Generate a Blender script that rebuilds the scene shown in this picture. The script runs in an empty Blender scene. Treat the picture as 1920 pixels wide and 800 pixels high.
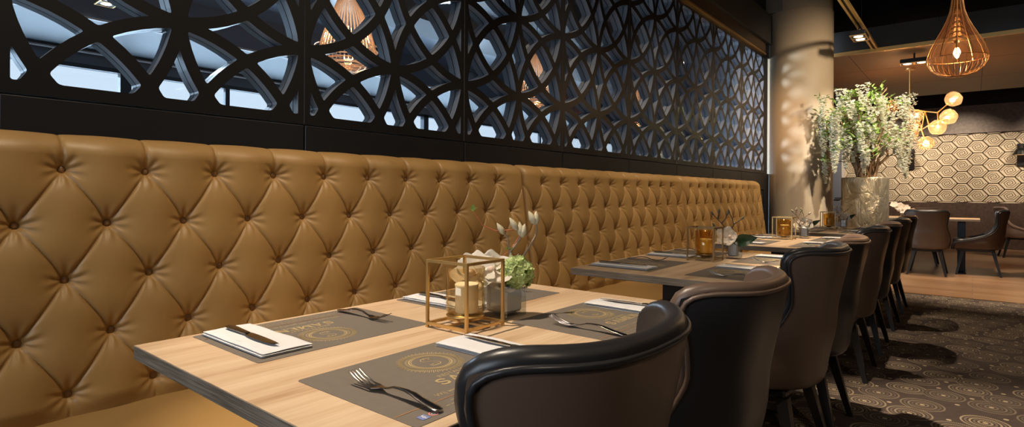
import bpy, math, random
import numpy as np
from mathutils import Vector, Matrix, Euler
R = math.radians
rnd = random.Random(7)
SC = bpy.context.scene
COL = SC.collection

# ------------------------------------------------------------------ camera
PSI = 0.6851; CAMZ = 1.066
cam = bpy.data.objects.new('camera', bpy.data.cameras.new('camera'))
COL.objects.link(cam)
cam.data.sensor_fit = 'HORIZONTAL'; cam.data.sensor_width = 36
cam.data.lens = 1057.15 / 1920 * 36
cam.data.shift_y = -(400 - 362.4) / 1920
cam.data.clip_start = 0.02
fwd = Vector((-math.sin(PSI), math.cos(PSI), 0)); rgt = Vector((math.cos(PSI), math.sin(PSI), 0)); up = Vector((0, 0, 1))
rho = 0.0054
r2 = rgt * math.cos(rho) + up * math.sin(rho); u2 = up * math.cos(rho) - rgt * math.sin(rho)
m = Matrix.Identity(4)
for i in range(3):
    m[i][0] = r2[i]; m[i][1] = u2[i]; m[i][2] = -fwd[i]
m[2][3] = CAMZ
cam.matrix_world = m
SC.camera = cam

# ------------------------------------------------------------------ materials
def mat(name, base=(.5, .5, .5), rough=.5, metal=0., spec=.5, emis=None, estr=0., coat=0., sheen=0.):
    m = bpy.data.materials.new(name); m.use_nodes = True
    b = m.node_tree.nodes['Principled BSDF']
    b.inputs['Base Color'].default_value = (*base, 1)
    b.inputs['Roughness'].default_value = rough
    b.inputs['Metallic'].default_value = metal
    b.inputs['Specular IOR Level'].default_value = spec
    b.inputs['Coat Weight'].default_value = coat
    b.inputs['Sheen Weight'].default_value = sheen
    if emis:
        b.inputs['Emission Color'].default_value = (*emis, 1); b.inputs['Emission Strength'].default_value = estr
    return m
class NT:
    def __init__(s, m):
        s.t = m.node_tree; s.b = s.t.nodes['Principled BSDF']
    def n(s, typ, **kw):
        nd = s.t.nodes.new(typ)
        for k, v in kw.items(): setattr(nd, k, v)
        return nd
    def l(s, a, b): s.t.links.new(a, b)
    def math(s, op, a, b=None, clamp=False):
        nd = s.n('ShaderNodeMath', operation=op); nd.use_clamp = clamp
        for i, x in enumerate((a, b)):
            if x is None: continue
            if isinstance(x, (int, float)): nd.inputs[i].default_value = x
            else: s.l(x, nd.inputs[i])
        return nd.outputs[0]
    def mix(s, fac, c1, c2):
        nd = s.n('ShaderNodeMix', data_type='RGBA')
        for sock, x in ((nd.inputs[0], fac), (nd.inputs[6], c1), (nd.inputs[7], c2)):
            if isinstance(x, tuple): sock.default_value = (*x, 1)
            elif isinstance(x, (int, float)): sock.default_value = x
            else: s.l(x, sock)
        return nd.outputs[2]
    def coord(s, scale=(1, 1, 1), kind='Object'):
        tc = s.n('ShaderNodeTexCoord'); mp = s.n('ShaderNodeMapping'); mp.inputs['Scale'].default_value = scale
        s.l(tc.outputs[kind], mp.inputs[0]); return mp.outputs[0]
    def noise(s, vec, scale=5, detail=4, rough=.5, dist=0):
        nd = s.n('ShaderNodeTexNoise'); nd.inputs['Scale'].default_value = scale; nd.inputs['Detail'].default_value = detail
        nd.inputs['Roughness'].default_value = rough; nd.inputs['Distortion'].default_value = dist
        s.l(vec, nd.inputs['Vector']); return nd.outputs['Fac']
    def ramp(s, fac, stops):
        nd = s.n('ShaderNodeValToRGB'); s.l(fac, nd.inputs[0]); e = nd.color_ramp.elements
        while len(e) > 1: e.remove(e[-1])
        e[0].position = stops[0][0]; e[0].color = (*stops[0][1], 1)
        for p, c in stops[1:]:
            x = e.new(p); x.color = (*c, 1)
        return nd.outputs[0]
    def bump(s, h, strength=.2, dist=.01):
        nd = s.n('ShaderNodeBump'); nd.inputs['Strength'].default_value = strength; nd.inputs['Distance'].default_value = dist
        s.l(h, nd.inputs['Height']); s.l(nd.outputs[0], s.b.inputs['Normal'])

def leather(name, c, rough=.42, var=.15, bump=.12, spec=.5):
    m = mat(name, c, rough, spec=spec); t = NT(m); v = t.coord()
    n1 = t.noise(v, 3, 3); t.l(t.mix(n1, tuple(x * (1 - var) for x in c), tuple(x * (1 + var) for x in c)), t.b.inputs['Base Color'])
    t.bump(t.noise(v, 450, 2), bump, .0012)
    return m
M = {}
M['tan'] = leather('tan_leather', (.375, .218, .072), .47)
M['tan_shaded'] = leather('tan_leather_shaded', (.26, .135, .05), .4)  # bench leather darkened for the shade inside the tufts
M['brown'] = leather('brown_leather', (.105, .067, .047), .40, bump=.06)
M['black'] = leather('black_leather', (.021, .020, .021), .34, bump=.06)
M['blackmetal'] = mat('black_steel', (.012, .012, .013), .38, .3)
M['leg'] = mat('black_lacquered_wood', (.012, .011, .011), .35)
M['screen'] = mat('black_screen_paint', (.008, .008, .0085), .38)
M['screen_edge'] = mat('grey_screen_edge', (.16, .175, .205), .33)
M['fascia'] = mat('black_fascia_paint', (.007, .0075, .0095), .45)
M['gap'] = mat('dark_gap', (.004, .004, .004), .8)
M['gold'] = mat('gold_metal', (.80, .52, .20), .36, .85)
M['brass_dark'] = mat('dark_bronze_metal', (.30, .19, .08), .38, .9)
M['copper'] = mat('copper_wire', (.62, .33, .14), .32, .9)
M['steel'] = mat('cutlery_steel', (.42, .38, .34), .16, 1.)
M['chrome'] = mat('chrome', (.6, .6, .6), .12, 1.)
M['wax'] = mat('candle_wax', (.88, .76, .56), .5); M['wax'].node_tree.nodes['Principled BSDF'].inputs['Subsurface Weight'].default_value = .0
M['wick'] = mat('wick', (.02, .015, .01), .9)
M['napkin'] = mat('white_napkin', (.63, .62, .62), .85)
M['ink_gold'] = mat('gold_ink', (.42, .31, .15), .6)
M['ink_orange'] = mat('orange_ink', (.42, .19, .06), .6)
M['ink_blue'] = mat('blue_ink', (.16, .20, .42), .6)
M['ink_pink'] = mat('pink_ink', (.62, .22, .22), .6)
M['ink_white'] = mat('white_ink', (.6, .58, .55), .6)
def m_placemat():
    m = mat('grey_brown_placemat', (.14, .115, .09), .75); t = NT(m); v = t.coord()
    t.l(t.mix(t.noise(v, 60, 5, .7), (.118, .096, .074), (.165, .137, .108)), t.b.inputs['Base Color']); t.bump(t.noise(v, 900, 2), .1, .001); return m
M['placemat'] = m_placemat()
def m_oak(name, lo, mid, hi, sc=1., rough=.42):
    m = mat(name, mid, rough); t = NT(m)
    v = t.coord((13 * sc, 1.1 * sc, 13 * sc)); v2 = t.coord((60 * sc, 3.0 * sc, 60 * sc))
    a = t.noise(v, 1.6, 5, .6, .35); b = t.noise(v2, 2.0, 3, .6)
    f = t.math('ADD', t.math('MULTIPLY', a, .72), t.math('MULTIPLY', b, .28))
    t.l(t.ramp(f, [(.30, lo), (.46, mid), (.62, hi)]), t.b.inputs['Base Color'])
    t.bump(b, .08, .002); return m
M['oak'] = m_oak('light_oak_top', (.36, .205, .105), (.56, .385, .235), (.66, .49, .32))
def m_edge():
    m = mat('grey_oak_edge', (.19, .15, .11), .5); t = NT(m)
    a = t.noise(t.coord((3, 3, 130)), 2., 4, .6, .2)
    t.l(t.ramp(a, [(.34, (.115, .085, .058)), (.5, (.21, .165, .12)), (.66, (.30, .245, .185))]), t.b.inputs['Base Color']); return m
M['oak_edge'] = m_edge()
def m_column():
    m = mat('beige_column_paint', (.42, .33, .22), .45); t = NT(m); v = t.coord()
    t.l(t.mix(t.noise(v, 2, 3), (.40, .31, .205), (.46, .36, .25)), t.b.inputs['Base Color']); return m
M['column'] = m_column()
def m_pot():
    m = mat('hammered_silver_gold', (.50, .42, .30), .36, .75); t = NT(m); v = t.coord((1, 1, .55))
    n = t.noise(v, 9, 5, .6, 1.2); t.l(t.ramp(t.noise(v, 2.2, 3), [(.3, (.42, .33, .2)), (.7, (.62, .56, .47))]), t.b.inputs['Base Color'])
    t.bump(n, .9, .03); return m
M['pot'] = m_pot()
def m_carpet():
    m = mat('dotted_circle_carpet', (.05, .035, .028), .95, spec=.1); t = NT(m); tc = t.coord()
    def vor(vec, sc, rn):
        nd = t.n('ShaderNodeTexVoronoi'); nd.voronoi_dimensions = '2D'; nd.inputs['Scale'].default_value = sc; nd.inputs['Randomness'].default_value = rn
        t.l(vec, nd.inputs['Vector']); return nd
    sk = t.n('ShaderNodeMapping'); t.l(tc, sk.inputs[0]); sk.inputs['Rotation'].default_value = (0, 0, .35)
    V = sk.outputs[0]
    a = vor(V, 4.9, .42)
    sub = t.n('ShaderNodeVectorMath', operation='SUBTRACT'); t.l(V, sub.inputs[0]); t.l(a.outputs['Position'], sub.inputs[1])
    sx = t.n('ShaderNodeSeparateXYZ'); t.l(sub.outputs[0], sx.inputs[0])
    ln = t.n('ShaderNodeVectorMath', operation='LENGTH')
    cb = t.n('ShaderNodeCombineXYZ'); t.l(sx.outputs[0], cb.inputs[0]); t.l(sx.outputs[1], cb.inputs[1]); t.l(cb.outputs[0], ln.inputs[0])
    r = ln.outputs['Value']; ang = t.math('ARCTAN2', sx.outputs[1], sx.outputs[0])
    tt = t.math('DIVIDE', r, .0165); idx = t.math('FLOOR', tt); fr = t.math('FRACT', tt)
    band = t.math('MULTIPLY', t.math('GREATER_THAN', fr, .28), t.math('LESS_THAN', fr, .78))
    N = t.math('MULTIPLY', t.math('ADD', idx, 1.), 12.)
    dash = t.math('GREATER_THAN', t.math('SINE', t.math('MULTIPLY', ang, N)), .0)
    even = t.math('GREATER_THAN', t.math('FRACT', t.math('MULTIPLY', idx, .5)), .4)     # odd rings stronger, solid
    dsh = t.math('MAXIMUM', dash, t.math('MULTIPLY', even, .3))
    inside = t.math('MULTIPLY', t.math('LESS_THAN', r, .098), t.math('GREATER_THAN', r, .016))
    ring = t.math('MULTIPLY', t.math('MULTIPLY', band, dsh), inside)
    sc = t.n('ShaderNodeSeparateColor'); t.l(a.outputs['Color'], sc.inputs[0])
    amp = t.math('MULTIPLY', t.math('ADD', t.math('MULTIPLY', sc.outputs[0], .75), .3), t.math('ADD', t.math('MULTIPLY', even, .45), .5))
    ringv = t.math('MULTIPLY', ring, amp, True)
    dot = t.math('LESS_THAN', r, .011)
    off = t.n('ShaderNodeMapping'); t.l(V, off.inputs[0]); off.inputs['Location'].default_value = (.104, .107, 0)
    b = vor(off.outputs[0], 4.9, .42)
    sub2 = t.n('ShaderNodeVectorMath', operation='SUBTRACT'); t.l(off.outputs[0], sub2.inputs[0]); t.l(b.outputs['Position'], sub2.inputs[1])
    l2 = t.n('ShaderNodeVectorMath', operation='LENGTH'); t.l(sub2.outputs[0], l2.inputs[0])
    dot2 = t.math('MULTIPLY', t.math('LESS_THAN', l2.outputs['Value'], .011), t.math('GREATER_THAN', r, .1))
    f = t.math('MAXIMUM', ringv, t.math('MULTIPLY', t.math('MAXIMUM', dot, dot2), .9))
    nz = t.noise(V, 25, 4)
    base = t.mix(nz, (.046, .034, .030), (.078, .060, .053))
    c = t.mix(f, base, (.40, .325, .22))
    t.l(c, t.b.inputs['Base Color']); t.bump(t.noise(V, 260, 3), .5, .004)
    return m
M['carpet'] = m_carpet()
def m_woodfloor():
    m = mat('brown_plank_floor', (.3, .18, .1), .32); t = NT(m); v = t.coord()
    br = t.n('ShaderNodeTexBrick'); t.l(v, br.inputs['Vector'])
    br.inputs['Scale'].default_value = 1.; br.inputs['Brick Width'].default_value = 1.4; br.inputs['Row Height'].default_value = .16; br.inputs['Mortar Size'].default_value = .003
    br.inputs['Color1'].default_value = (.24, .13, .065, 1); br.inputs['Color2'].default_value = (.35, .21, .115, 1); br.inputs['Mortar'].default_value = (.09, .05, .03, 1)
    g = t.noise(t.coord((1.2, 14, 14)), 2, 5, .6)
    t.l(t.mix(t.math('MULTIPLY', g, .55), br.outputs['Color'], (.16, .09, .05)), t.b.inputs['Base Color']); return m
M['woodfloor'] = m_woodfloor()
M['ceil_black'] = mat('black_ceiling', (.008, .008, .009), .8)
M['ceil_brown'] = mat('brown_ceiling_panel', (.24, .130, .055), .5)
M['dark_fascia'] = mat('dark_grey_bulkhead', (.028, .027, .027), .6)
M['soffit'] = mat('brown_bulkhead', (.075, .045, .026), .38)
M['concrete'] = mat('grey_concrete', (.14, .13, .11), .85)
M['wall_dark'] = mat('dark_wall_paint', (.045, .035, .028), .7)
M['wainscot'] = m_oak('dark_wood_wainscot', (.035, .02, .014), (.06, .036, .026), (.085, .052, .038), 1., .4)
M['wood_band'] = m_oak('greybrown_wood_band', (.09, .066, .056), (.135, .102, .09), (.18, .14, .122), 1., .5)
M['paper'] = mat('cream_wallpaper', (.60, .52, .39), .6)
M['paper_line'] = mat('brown_wallpaper_line', (.17, .12, .07), .6)
M['door_blue'] = mat('blue_grey_door', (.17, .20, .27), .5)
M['white_trim'] = mat('white_trim', (.62, .60, .58), .5)
M['side_ceiling'] = mat('side_room_ceiling', (.12, .13, .14), .5)
M['side_navy'] = mat('side_room_navy_ceiling', (.10, .15, .235), .3)
M['side_beam'] = mat('side_room_dark_beam', (.02, .025, .035), .3)
M['side_floor'] = mat('side_room_floor', (.32, .31, .30), .5)
M['side_wall'] = mat('side_room_wall', (.14, .16, .19), .6)
M['petal'] = mat('white_petal', (.90, .83, .72), .6)
M['petal_pink'] = mat('pinkish_petal', (.85, .68, .56), .6)
M['green_flower'] = mat('pale_green_petal', (.58, .68, .30), .6)
M['leaf_dark'] = mat('dark_glossy_leaf', (.018, .05, .018), .3)
M['leaf'] = mat('fresh_leaf', (.22, .34, .07), .45)
M['bud'] = mat('magnolia_bud', (.50, .44, .29), .7)
M['bud_dark'] = mat('dark_magnolia_bud', (.06, .06, .045), .7)
M['bark'] = mat('pale_bark', (.26, .19, .12), .8)
M['bark_dark'] = mat('dark_bark', (.05, .035, .03), .8)
M['trunk'] = mat('wisteria_bark', (.22, .125, .06), .8)
M['redstem'] = mat('red_stem', (.45, .13, .06), .5)
M['moss'] = mat('moss', (.05, .055, .02), .95)
M['blossom'] = mat('white_blossom', (.90, .88, .74), .7)
def translucent(key, f):
    t = M[key].node_tree; b = t.nodes['Principled BSDF']; out = [n for n in t.nodes if n.type == 'OUTPUT_MATERIAL'][0]
    tl = t.nodes.new('ShaderNodeBsdfTranslucent'); tl.inputs[0].default_value = b.inputs['Base Color'].default_value; mx = t.nodes.new('ShaderNodeMixShader'); mx.inputs[0].default_value = f
    t.links.new(b.outputs[0], mx.inputs[1]); t.links.new(tl.outputs[0], mx.inputs[2]); t.links.new(mx.outputs[0], out.inputs[0])
for k_, f_ in (('petal', .45), ('petal_pink', .4), ('green_flower', .35), ('blossom', .4), ('leaf', .3)): translucent(k_, f_)
def m_glass(name, tint=(1, 1, 1), gloss=.12, rough=.02, refl=(1, 1, 1), haze=0.):
    m = bpy.data.materials.new(name); m.use_nodes = True; t = m.node_tree; t.nodes.clear()
    out = t.nodes.new('ShaderNodeOutputMaterial'); mx = t.nodes.new('ShaderNodeMixShader'); tr = t.nodes.new('ShaderNodeBsdfTransparent'); gl = t.nodes.new('ShaderNodeBsdfGlossy'); fr = t.nodes.new('ShaderNodeLayerWeight'); fr.inputs['Blend'].default_value = .5; pw = t.nodes.new('ShaderNodeMath'); pw.operation = 'POWER'; pw.inputs[1].default_value = 3.5; t.links.new(fr.outputs['Facing'], pw.inputs[0])
    tr.inputs[0].default_value = (*tint, 1); gl.inputs['Roughness'].default_value = rough; gl.inputs['Color'].default_value = (*refl, 1)
    ad = t.nodes.new('ShaderNodeMath'); ad.operation = 'ADD'; ad.inputs[1].default_value = gloss + .03; ad.use_clamp = True
    t.links.new(pw.outputs[0], ad.inputs[0]); t.links.new(ad.outputs[0], mx.inputs[0]); t.links.new(tr.outputs[0], mx.inputs[1]); t.links.new(gl.outputs[0], mx.inputs[2]); t.links.new(mx.outputs[0], out.inputs[0])
    if haze:
        tl = t.nodes.new('ShaderNodeBsdfTranslucent'); tl.inputs[0].default_value = (*refl, 1); m2 = t.nodes.new('ShaderNodeMixShader'); m2.inputs[0].default_value = haze
        t.links.new(mx.outputs[0], m2.inputs[1]); t.links.new(tl.outputs[0], m2.inputs[2]); t.links.new(m2.outputs[0], out.inputs[0])
    return m
M['pane'] = m_glass('clear_pane', (.93, .96, .98), 0.0, .01)
M['amber'] = m_glass('amber_glass', (.97, .82, .50), .04, .03, (1, .85, .6))
M['amber_pale'] = m_glass('pale_amber_glass', (.99, .935, .82), .05, .03, (1, .9, .7))
M['vase'] = m_glass('clear_vase_glass', (.80, .82, .82), .10, .05)
M['vase_fill'] = mat('silver_vase_lining', (.62, .62, .60), .3, .6)
M['globe'] = m_glass('amber_globe_glass', (.98, .76, .55), .14, .04, (1, .66, .42), .14)
M['crystal'] = m_glass('rose_glass_rod', (.92, .80, .70), .16, .05, (1, .78, .6), .16)
M['bulb'] = mat('lit_bulb', (1, .8, .5), .5, emis=(1, .66, .33), estr=22.)
M['lamp_lens'] = mat('lit_lens', (1, 1, 1), .5, emis=(1, .93, .82), estr=9.)
M['cool_lens'] = mat('lit_cool_lens', (1, 1, 1), .5, emis=(.85, .93, 1), estr=3.)
M['sconce_in'] = mat('sconce_copper_inner', (.7, .35, .12), .4, .3, emis=(1, .5, .18), estr=.9)

# ------------------------------------------------------------------ mesh builder
class MB:
    def __init__(s): s.v = []; s.f = []; s.m = []; s.mats = []; s.cur = 0; s.T = Matrix.Identity(4)
    def use(s, k):
        if k not in s.mats: s.mats.append(k)
        s.cur = s.mats.index(k); return s
    def add(s, vs, fs):
        o = len(s.v); s.v += [tuple(s.T @ Vector(v)) for v in vs]; s.f += [tuple(o + i for i in f) for f in fs]; s.m += [s.cur] * len(fs); return s
    def box(s, x0, x1, y0, y1, z0, z1, bev=0):
        if bev:
            b = min(bev, (x1 - x0) / 2.01, (y1 - y0) / 2.01, (z1 - z0) / 2.01)
            vs = []
            xs, ys, zs = (x0, x1), (y0, y1), (z0, z1)
            idx = {}
            for i in (0, 1):
                for j in (0, 1):
                    for k in (0, 1):
                        sx, sy, sz = (1, -1)[i], (1, -1)[j], (1, -1)[k]
                        p = (xs[i], ys[j], zs[k])
                        idx[i, j, k] = len(vs)
                        vs += [(p[0], p[1] + sy * b, p[2] + sz * b), (p[0] + sx * b, p[1], p[2] + sz * b), (p[0] + sx * b, p[1] + sy * b, p[2])]
            F = []
            for i in (0, 1):
                a = [idx[i, 0, 0], idx[i, 1, 0], idx[i, 1, 1], idx[i, 0, 1]]; F.append(a if i else a[::-1])
                a = [idx[0, i, 0] + 1, idx[0, i, 1] + 1, idx[1, i, 1] + 1, idx[1, i, 0] + 1]; F.append(a if i else a[::-1])
                a = [idx[0, 0, i] + 2, idx[1, 0, i] + 2, idx[1, 1, i] + 2, idx[0, 1, i] + 2]; F.append(a if i else a[::-1])
            for i in (0, 1):
                for j in (0, 1):
                    F.append([idx[i, j, 0] + 0, idx[i, j, 1] + 0, idx[i, j, 1] + 1, idx[i, j, 0] + 1])
                    F.append([idx[i, 0, j] + 0, idx[i, 1, j] + 0, idx[i, 1, j] + 2, idx[i, 0, j] + 2])
                    F.append([idx[0, i, j] + 1, idx[1, i, j] + 1, idx[1, i, j] + 2, idx[0, i, j] + 2])
                    for k in (0, 1): F.append([idx[i, j, k], idx[i, j, k] + 1, idx[i, j, k] + 2])
            return s.add(vs, F)
        vs = [(x, y, z) for x in (x0, x1) for y in (y0, y1) for z in (z0, z1)]
        return s.add(vs, [(0, 1, 3, 2), (4, 6, 7, 5), (0, 4, 5, 1), (2, 3, 7, 6), (0, 2, 6, 4), (1, 5, 7, 3)])
    def grid(s, P, closeu=False, closev=False, flip=False):   # P[nu][nv] points
        nu, nv = len(P), len(P[0]); vs = [p for row in P for p in row]; F = []
        for i in range(nu if closeu else nu - 1):
            for j in range(nv if closev else nv - 1):
                a, b = i, (i + 1) % nu; c, d = j, (j + 1) % nv
                q = (a * nv + c, b * nv + c, b * nv + d, a * nv + d)
                F.append(q[::-1] if flip else q)
        return s.add(vs, F)
    def tube(s, pts, r, n=8, caps=True, closed=False, flat=1.):
        pts = [Vector(p) for p in pts]; N = len(pts); rs = r if isinstance(r, (list, tuple)) else [r] * N
        rings = []; prev = None
        for i, p in enumerate(pts):
            if closed: t = (pts[(i + 1) % N] - pts[i - 1])
            else: t = pts[min(i + 1, N - 1)] - pts[max(i - 1, 0)]
            t = t.normalized() if t.length > 1e-9 else Vector((0, 0, 1))
            if prev is None:
                a = Vector((0, 0, 1)) if abs(t.z) < .9 else Vector((1, 0, 0)); nrm = (a - t * a.dot(t)).normalized()
            else:
                nrm = prev - t * prev.dot(t); nrm = nrm.normalized() if nrm.length > 1e-6 else prev
            prev = nrm; bn = t.cross(nrm)
            rings.append([tuple(p + (nrm * math.cos(2 * math.pi * k / n) * flat + bn * math.sin(2 * math.pi * k / n)) * rs[i]) for k in range(n)])
        s.grid(rings, closeu=closed, closev=True)
        if caps and not closed:
            s.add(rings[0], [tuple(range(n))]); s.add(rings[-1], [tuple(range(n))[::-1]])
        return s
    def lathe(s, prof, n=24, c=(0, 0, 0), cap=True):     # prof [(r,z)]
        rings = [[(c[0] + r * math.cos(2 * math.pi * k / n), c[1] + r * math.sin(2 * math.pi * k / n), c[2] + z) for k in range(n)] for r, z in prof]
        s.grid(rings, closev=True, flip=True)
        if cap:
            if prof[0][0] > 1e-5: s.add(rings[0], [tuple(range(n))[::-1]])
            if prof[-1][0] > 1e-5: s.add(rings[-1], [tuple(range(n))])
        return s
    def ball(s, c, r, n=8, sc=(1, 1, 1)):
        P = []
        for i in range(n // 2 + 1):
            a = math.pi * i / (n // 2)
            P.append([(c[0] + r * sc[0] * math.sin(a) * math.cos(2 * math.pi * k / n), c[1] + r * sc[1] * math.sin(a) * math.sin(2 * math.pi * k / n), c[2] + r * sc[2] * math.cos(a)) for k in range(n)])
        return s.grid(P, closev=True)
    def ribbon(s, pts, w, z=0., closed=False):            # flat strip in xy
        pts = [Vector((p[0], p[1])) for p in pts]; N = len(pts); L = []; Rr = []
        for i, p in enumerate(pts):
            t = (pts[(i + 1) % N] - pts[i - 1]) if closed else (pts[min(i + 1, N - 1)] - pts[max(i - 1, 0)])
            t = t.normalized() if t.length > 1e-9 else Vector((1, 0)); q = Vector((-t.y, t.x)) * w / 2
            L.append((p.x + q.x, p.y + q.y, z)); Rr.append((p.x - q.x, p.y - q.y, z))
        return s.grid([L, Rr], closev=closed)
    def mesh(s, name, smooth=False):
        me = bpy.data.meshes.new(name); me.from_pydata(s.v, [], s.f)
        for k in (s.mats or ['black']): me.materials.append(M[k] if isinstance(k, str) else k)
        me.polygons.foreach_set('material_index', s.m)
        if smooth: me.polygons.foreach_set('use_smooth', [True] * len(me.polygons))
        me.update()
        return me
    def obj(s, name, parent=None, smooth=False, loc=None, sub=0, fixn=False):
        me = s.mesh(name, smooth)
        if fixn:
            import bmesh
            bm = bmesh.new(); bm.from_mesh(me); bmesh.ops.remove_doubles(bm, verts=bm.verts, dist=1e-6); bmesh.ops.recalc_face_normals(bm, faces=bm.faces); bm.to_mesh(me); bm.free()
        o = bpy.data.objects.new(name, me); COL.objects.link(o)
        if parent: o.parent = parent
        if loc: o.location = loc
        if sub:
            md = o.modifiers.new('s', 'SUBSURF'); md.levels = sub; md.render_levels = sub
        return o
def tag(o, label=None, cat=None, group=None, kind=None):
    if label: o['label'] = label
    if cat: o['category'] = cat
    if group: o['group'] = group
    if kind: o['kind'] = kind
    return o
def empty(name, loc=(0, 0, 0), rz=0):
    o = bpy.data.objects.new(name, None); COL.objects.link(o); o.location = loc; o.rotation_euler = (0, 0, rz); o.empty_display_size = .05; return o
def struct(o): o['kind'] = 'structure'; return o
def copy_tree(o, parent=None):
    c = o.copy(); COL.objects.link(c)
    if parent: c.parent = parent
    for ch in list(o.children): copy_tree(ch, c)
    return c
def sm(x, a, b):
    t = np.clip((x - a) / (b - a), 0, 1); return t * t * (3 - 2 * t)

# ------------------------------------------------------------------ room shell
WX = -1.99; Y0S = 0.5883 * 1.99; PW = 0.4419 * 1.99; SZ0 = .1316 * 1.99 + CAMZ; SZ1 = .8596 * 1.99 + CAMZ
XR = 3.6; YB = -2.6; YF = 15.0; HC = 3.9
YS0 = Y0S - PW; YS1 = Y0S + 7 * PW
b = MB().use('carpet').box(WX, XR, YB, 7.53, -.05, 0); struct(b.obj('floor'))
b = MB().use('woodfloor').box(-8.2, XR, 7.53, YF, -.05, 0); struct(b.obj('floor'))
b = MB().use('brass_dark').box(WX, XR, 7.52, 7.545, 0, .004); struct(b.obj('trim_1'))
b = MB().use('side_floor').box(-8.2, WX - .1, YB, 7.53, -.05, 0); struct(b.obj('floor'))
b = MB().use('ceil_black').box(WX - .1, XR, YB, YF, HC, HC + .1); struct(b.obj('ceiling'))
b = MB().use('ceil_brown').box(-1.99, XR, 8.66, 13.0, 2.93, 2.96)
for y in (9.9, 11.4): b.use('gap').box(-1.99, XR, y, y + .006, 2.9295, 2.931)
for x in (-1.3, 0.1, 1.5): b.use('gap').box(x, x + .006, 8.66, 13.0, 2.9295, 2.931)
struct(b.obj('ceiling'))
b = MB().use('dark_fascia').box(-1.99, XR, 8.63, 8.66, 2.975, 3.25); struct(b.obj('trim_2'))
b = MB().use('gold').box(-1.99, XR, 8.62, 8.66, 2.925, 2.972); struct(b.obj('trim_3'))
# walls
b = MB().use('wall_dark').box(XR, XR + .1, YB, YF, 0, HC); struct(b.obj('wall_right'))
b = MB().use('wall_dark').box(-8.2, XR, YB - .1, YB, 0, HC); struct(b.obj('wall_near'))
b = MB().use('wall_dark').box(WX - .08, WX, YB, YS0, 0, HC).use('wall_dark').box(WX - .08, WX, YS0, YS1, 0, SZ0 - .45); struct(b.obj('wall_left'))
b = MB()
b.use('wainscot').box(-2.3, XR, YF, YF + .1, 0, .924)
b.use('paper').box(-2.3, XR, YF + .01, YF + .1, .924, 2.36)
b.use('wood_band').box(-2.3, XR, YF - .02, YF + .1, 2.36, 2.93)
b.use('ceil_black').box(-8.2, XR, YF, YF + .1, 2.93, HC)
b.use('side_wall').box(-8.2, -2.72, YF, YF + .1, 0, 2.93)
b.use('side_wall').box(-2.72, -2.3, YF, YF + .1, 2.2, 2.93)
wb = struct(b.obj('wall_back'))
# wallpaper line work, part of the back wall
b = MB().use('paper_line')
PX, PZ = .35, .25
def hexp(cx, cz, rx, rz, t):   # t in turns*6
    k = int(math.floor(t)) % 6; f = t - math.floor(t)
    c = [(-1, 0), (-.42, 1), (.42, 1), (1, 0), (.42, -1), (-.42, -1)]
    p, q = c[k], c[(k + 1) % 6]
    return (cx + rx * (p[0] + (q[0] - p[0]) * f), cz + rz * (p[1] + (q[1] - p[1]) * f))
def wline(pts, w):
    for p, q in zip(pts[:-1], pts[1:]):
        d = Vector((q[0] - p[0], q[1] - p[1]))
        if d.length < 1e-6: continue
        n = Vector((-d.y, d.x)).normalized() * w / 2; e = d.normalized() * w * .3
        z = YF + .0085
        b.add([(p[0] + n.x - e.x, z, p[1] + n.y - e.y), (q[0] + n.x + e.x, z, q[1] + n.y + e.y), (q[0] - n.x + e.x, z, q[1] - n.y + e.y), (p[0] - n.x - e.x, z, p[1] - n.y - e.y)], [(0, 1, 2, 3)])
ix = 0
x = -2.3
rows = 6
for i in range(24):
    for j in range(7):
        cx = -2.16 + i * PX * .71; cz = .95 + (j + (.5 if i % 2 else 0)) * PZ
        rx, rz = PX * .5 * .96, PZ * .5 * .98
        def clampz(p): return (max(p[0], -2.3), min(max(p[1], .93), 2.355))
        wline([clampz(hexp(cx, cz, rx, rz, t)) for t in range(7)], .015)
        for ph in (0, 3):
            pts = []
            for t in range(0, 9):
                f = .80 - .085 * t
                pts.append(clampz(hexp(cx, cz, rx * f, rz * f, t + ph)))
            wline(pts, .013)
b.obj('wallpaper_pattern', parent=wb)
# frame added around the cool fill light on the near wall, behind the camera
w = empty('window_8', (-.9, YB, 1.1)); struct(w)
f = MB().use('side_beam').box(-1.2, 1.2, -.01, .05, -.06, 0).box(-1.2, 1.2, -.01, .05, 1.5, 1.56).box(-1.2, -1.12, -.01, .05, 0, 1.5).box(1.12, 1.2, -.01, .05, 0, 1.5); f.obj('window_frame', w)
# door in the back wall
d = empty('door_1', (-2.51, YF, 0)); struct(d)
b = MB().use('door_blue').box(-.21, .15, -.01, .03, 0, 2.2); b.obj('door_leaf', d)
b = MB().use('white_trim').box(.15, .21, -.03, .05, 0, 2.2); b.obj('door_frame', d)
b = MB().use('chrome').tube([(.02, -.05, 1.0), (.13, -.05, 1.0)], .012, 8).tube([(.13, -.05, 1.0), (.13, 0, 1.0)], .012, 8); b.obj('handle', d)
# bulkhead above the screen
b = MB().use('soffit').box(WX - .08, WX + .012, YB, YS1, SZ1 + .022, SZ1 + .15); struct(b.obj('trim_4'))
b = MB().use('gold').box(WX - .02, WX + .022, YS0, YS1, SZ1 + .004, SZ1 + .022); struct(b.obj('trim_5'))
b = MB().use('dark_fascia').box(WX - .08, WX + .05, YB, YS1 + .1, SZ1 + .15, SZ1 + .5); b.use('ceil_black').box(WX - .08, WX - .02, YB, YF, SZ1 + .5, HC); struct(b.obj('wall_left'))
b = MB().use('concrete').box(-3.2, -1.75, 7.45, 8.15, 3.32, 3.62); struct(b.obj('trim_6'))
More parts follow.
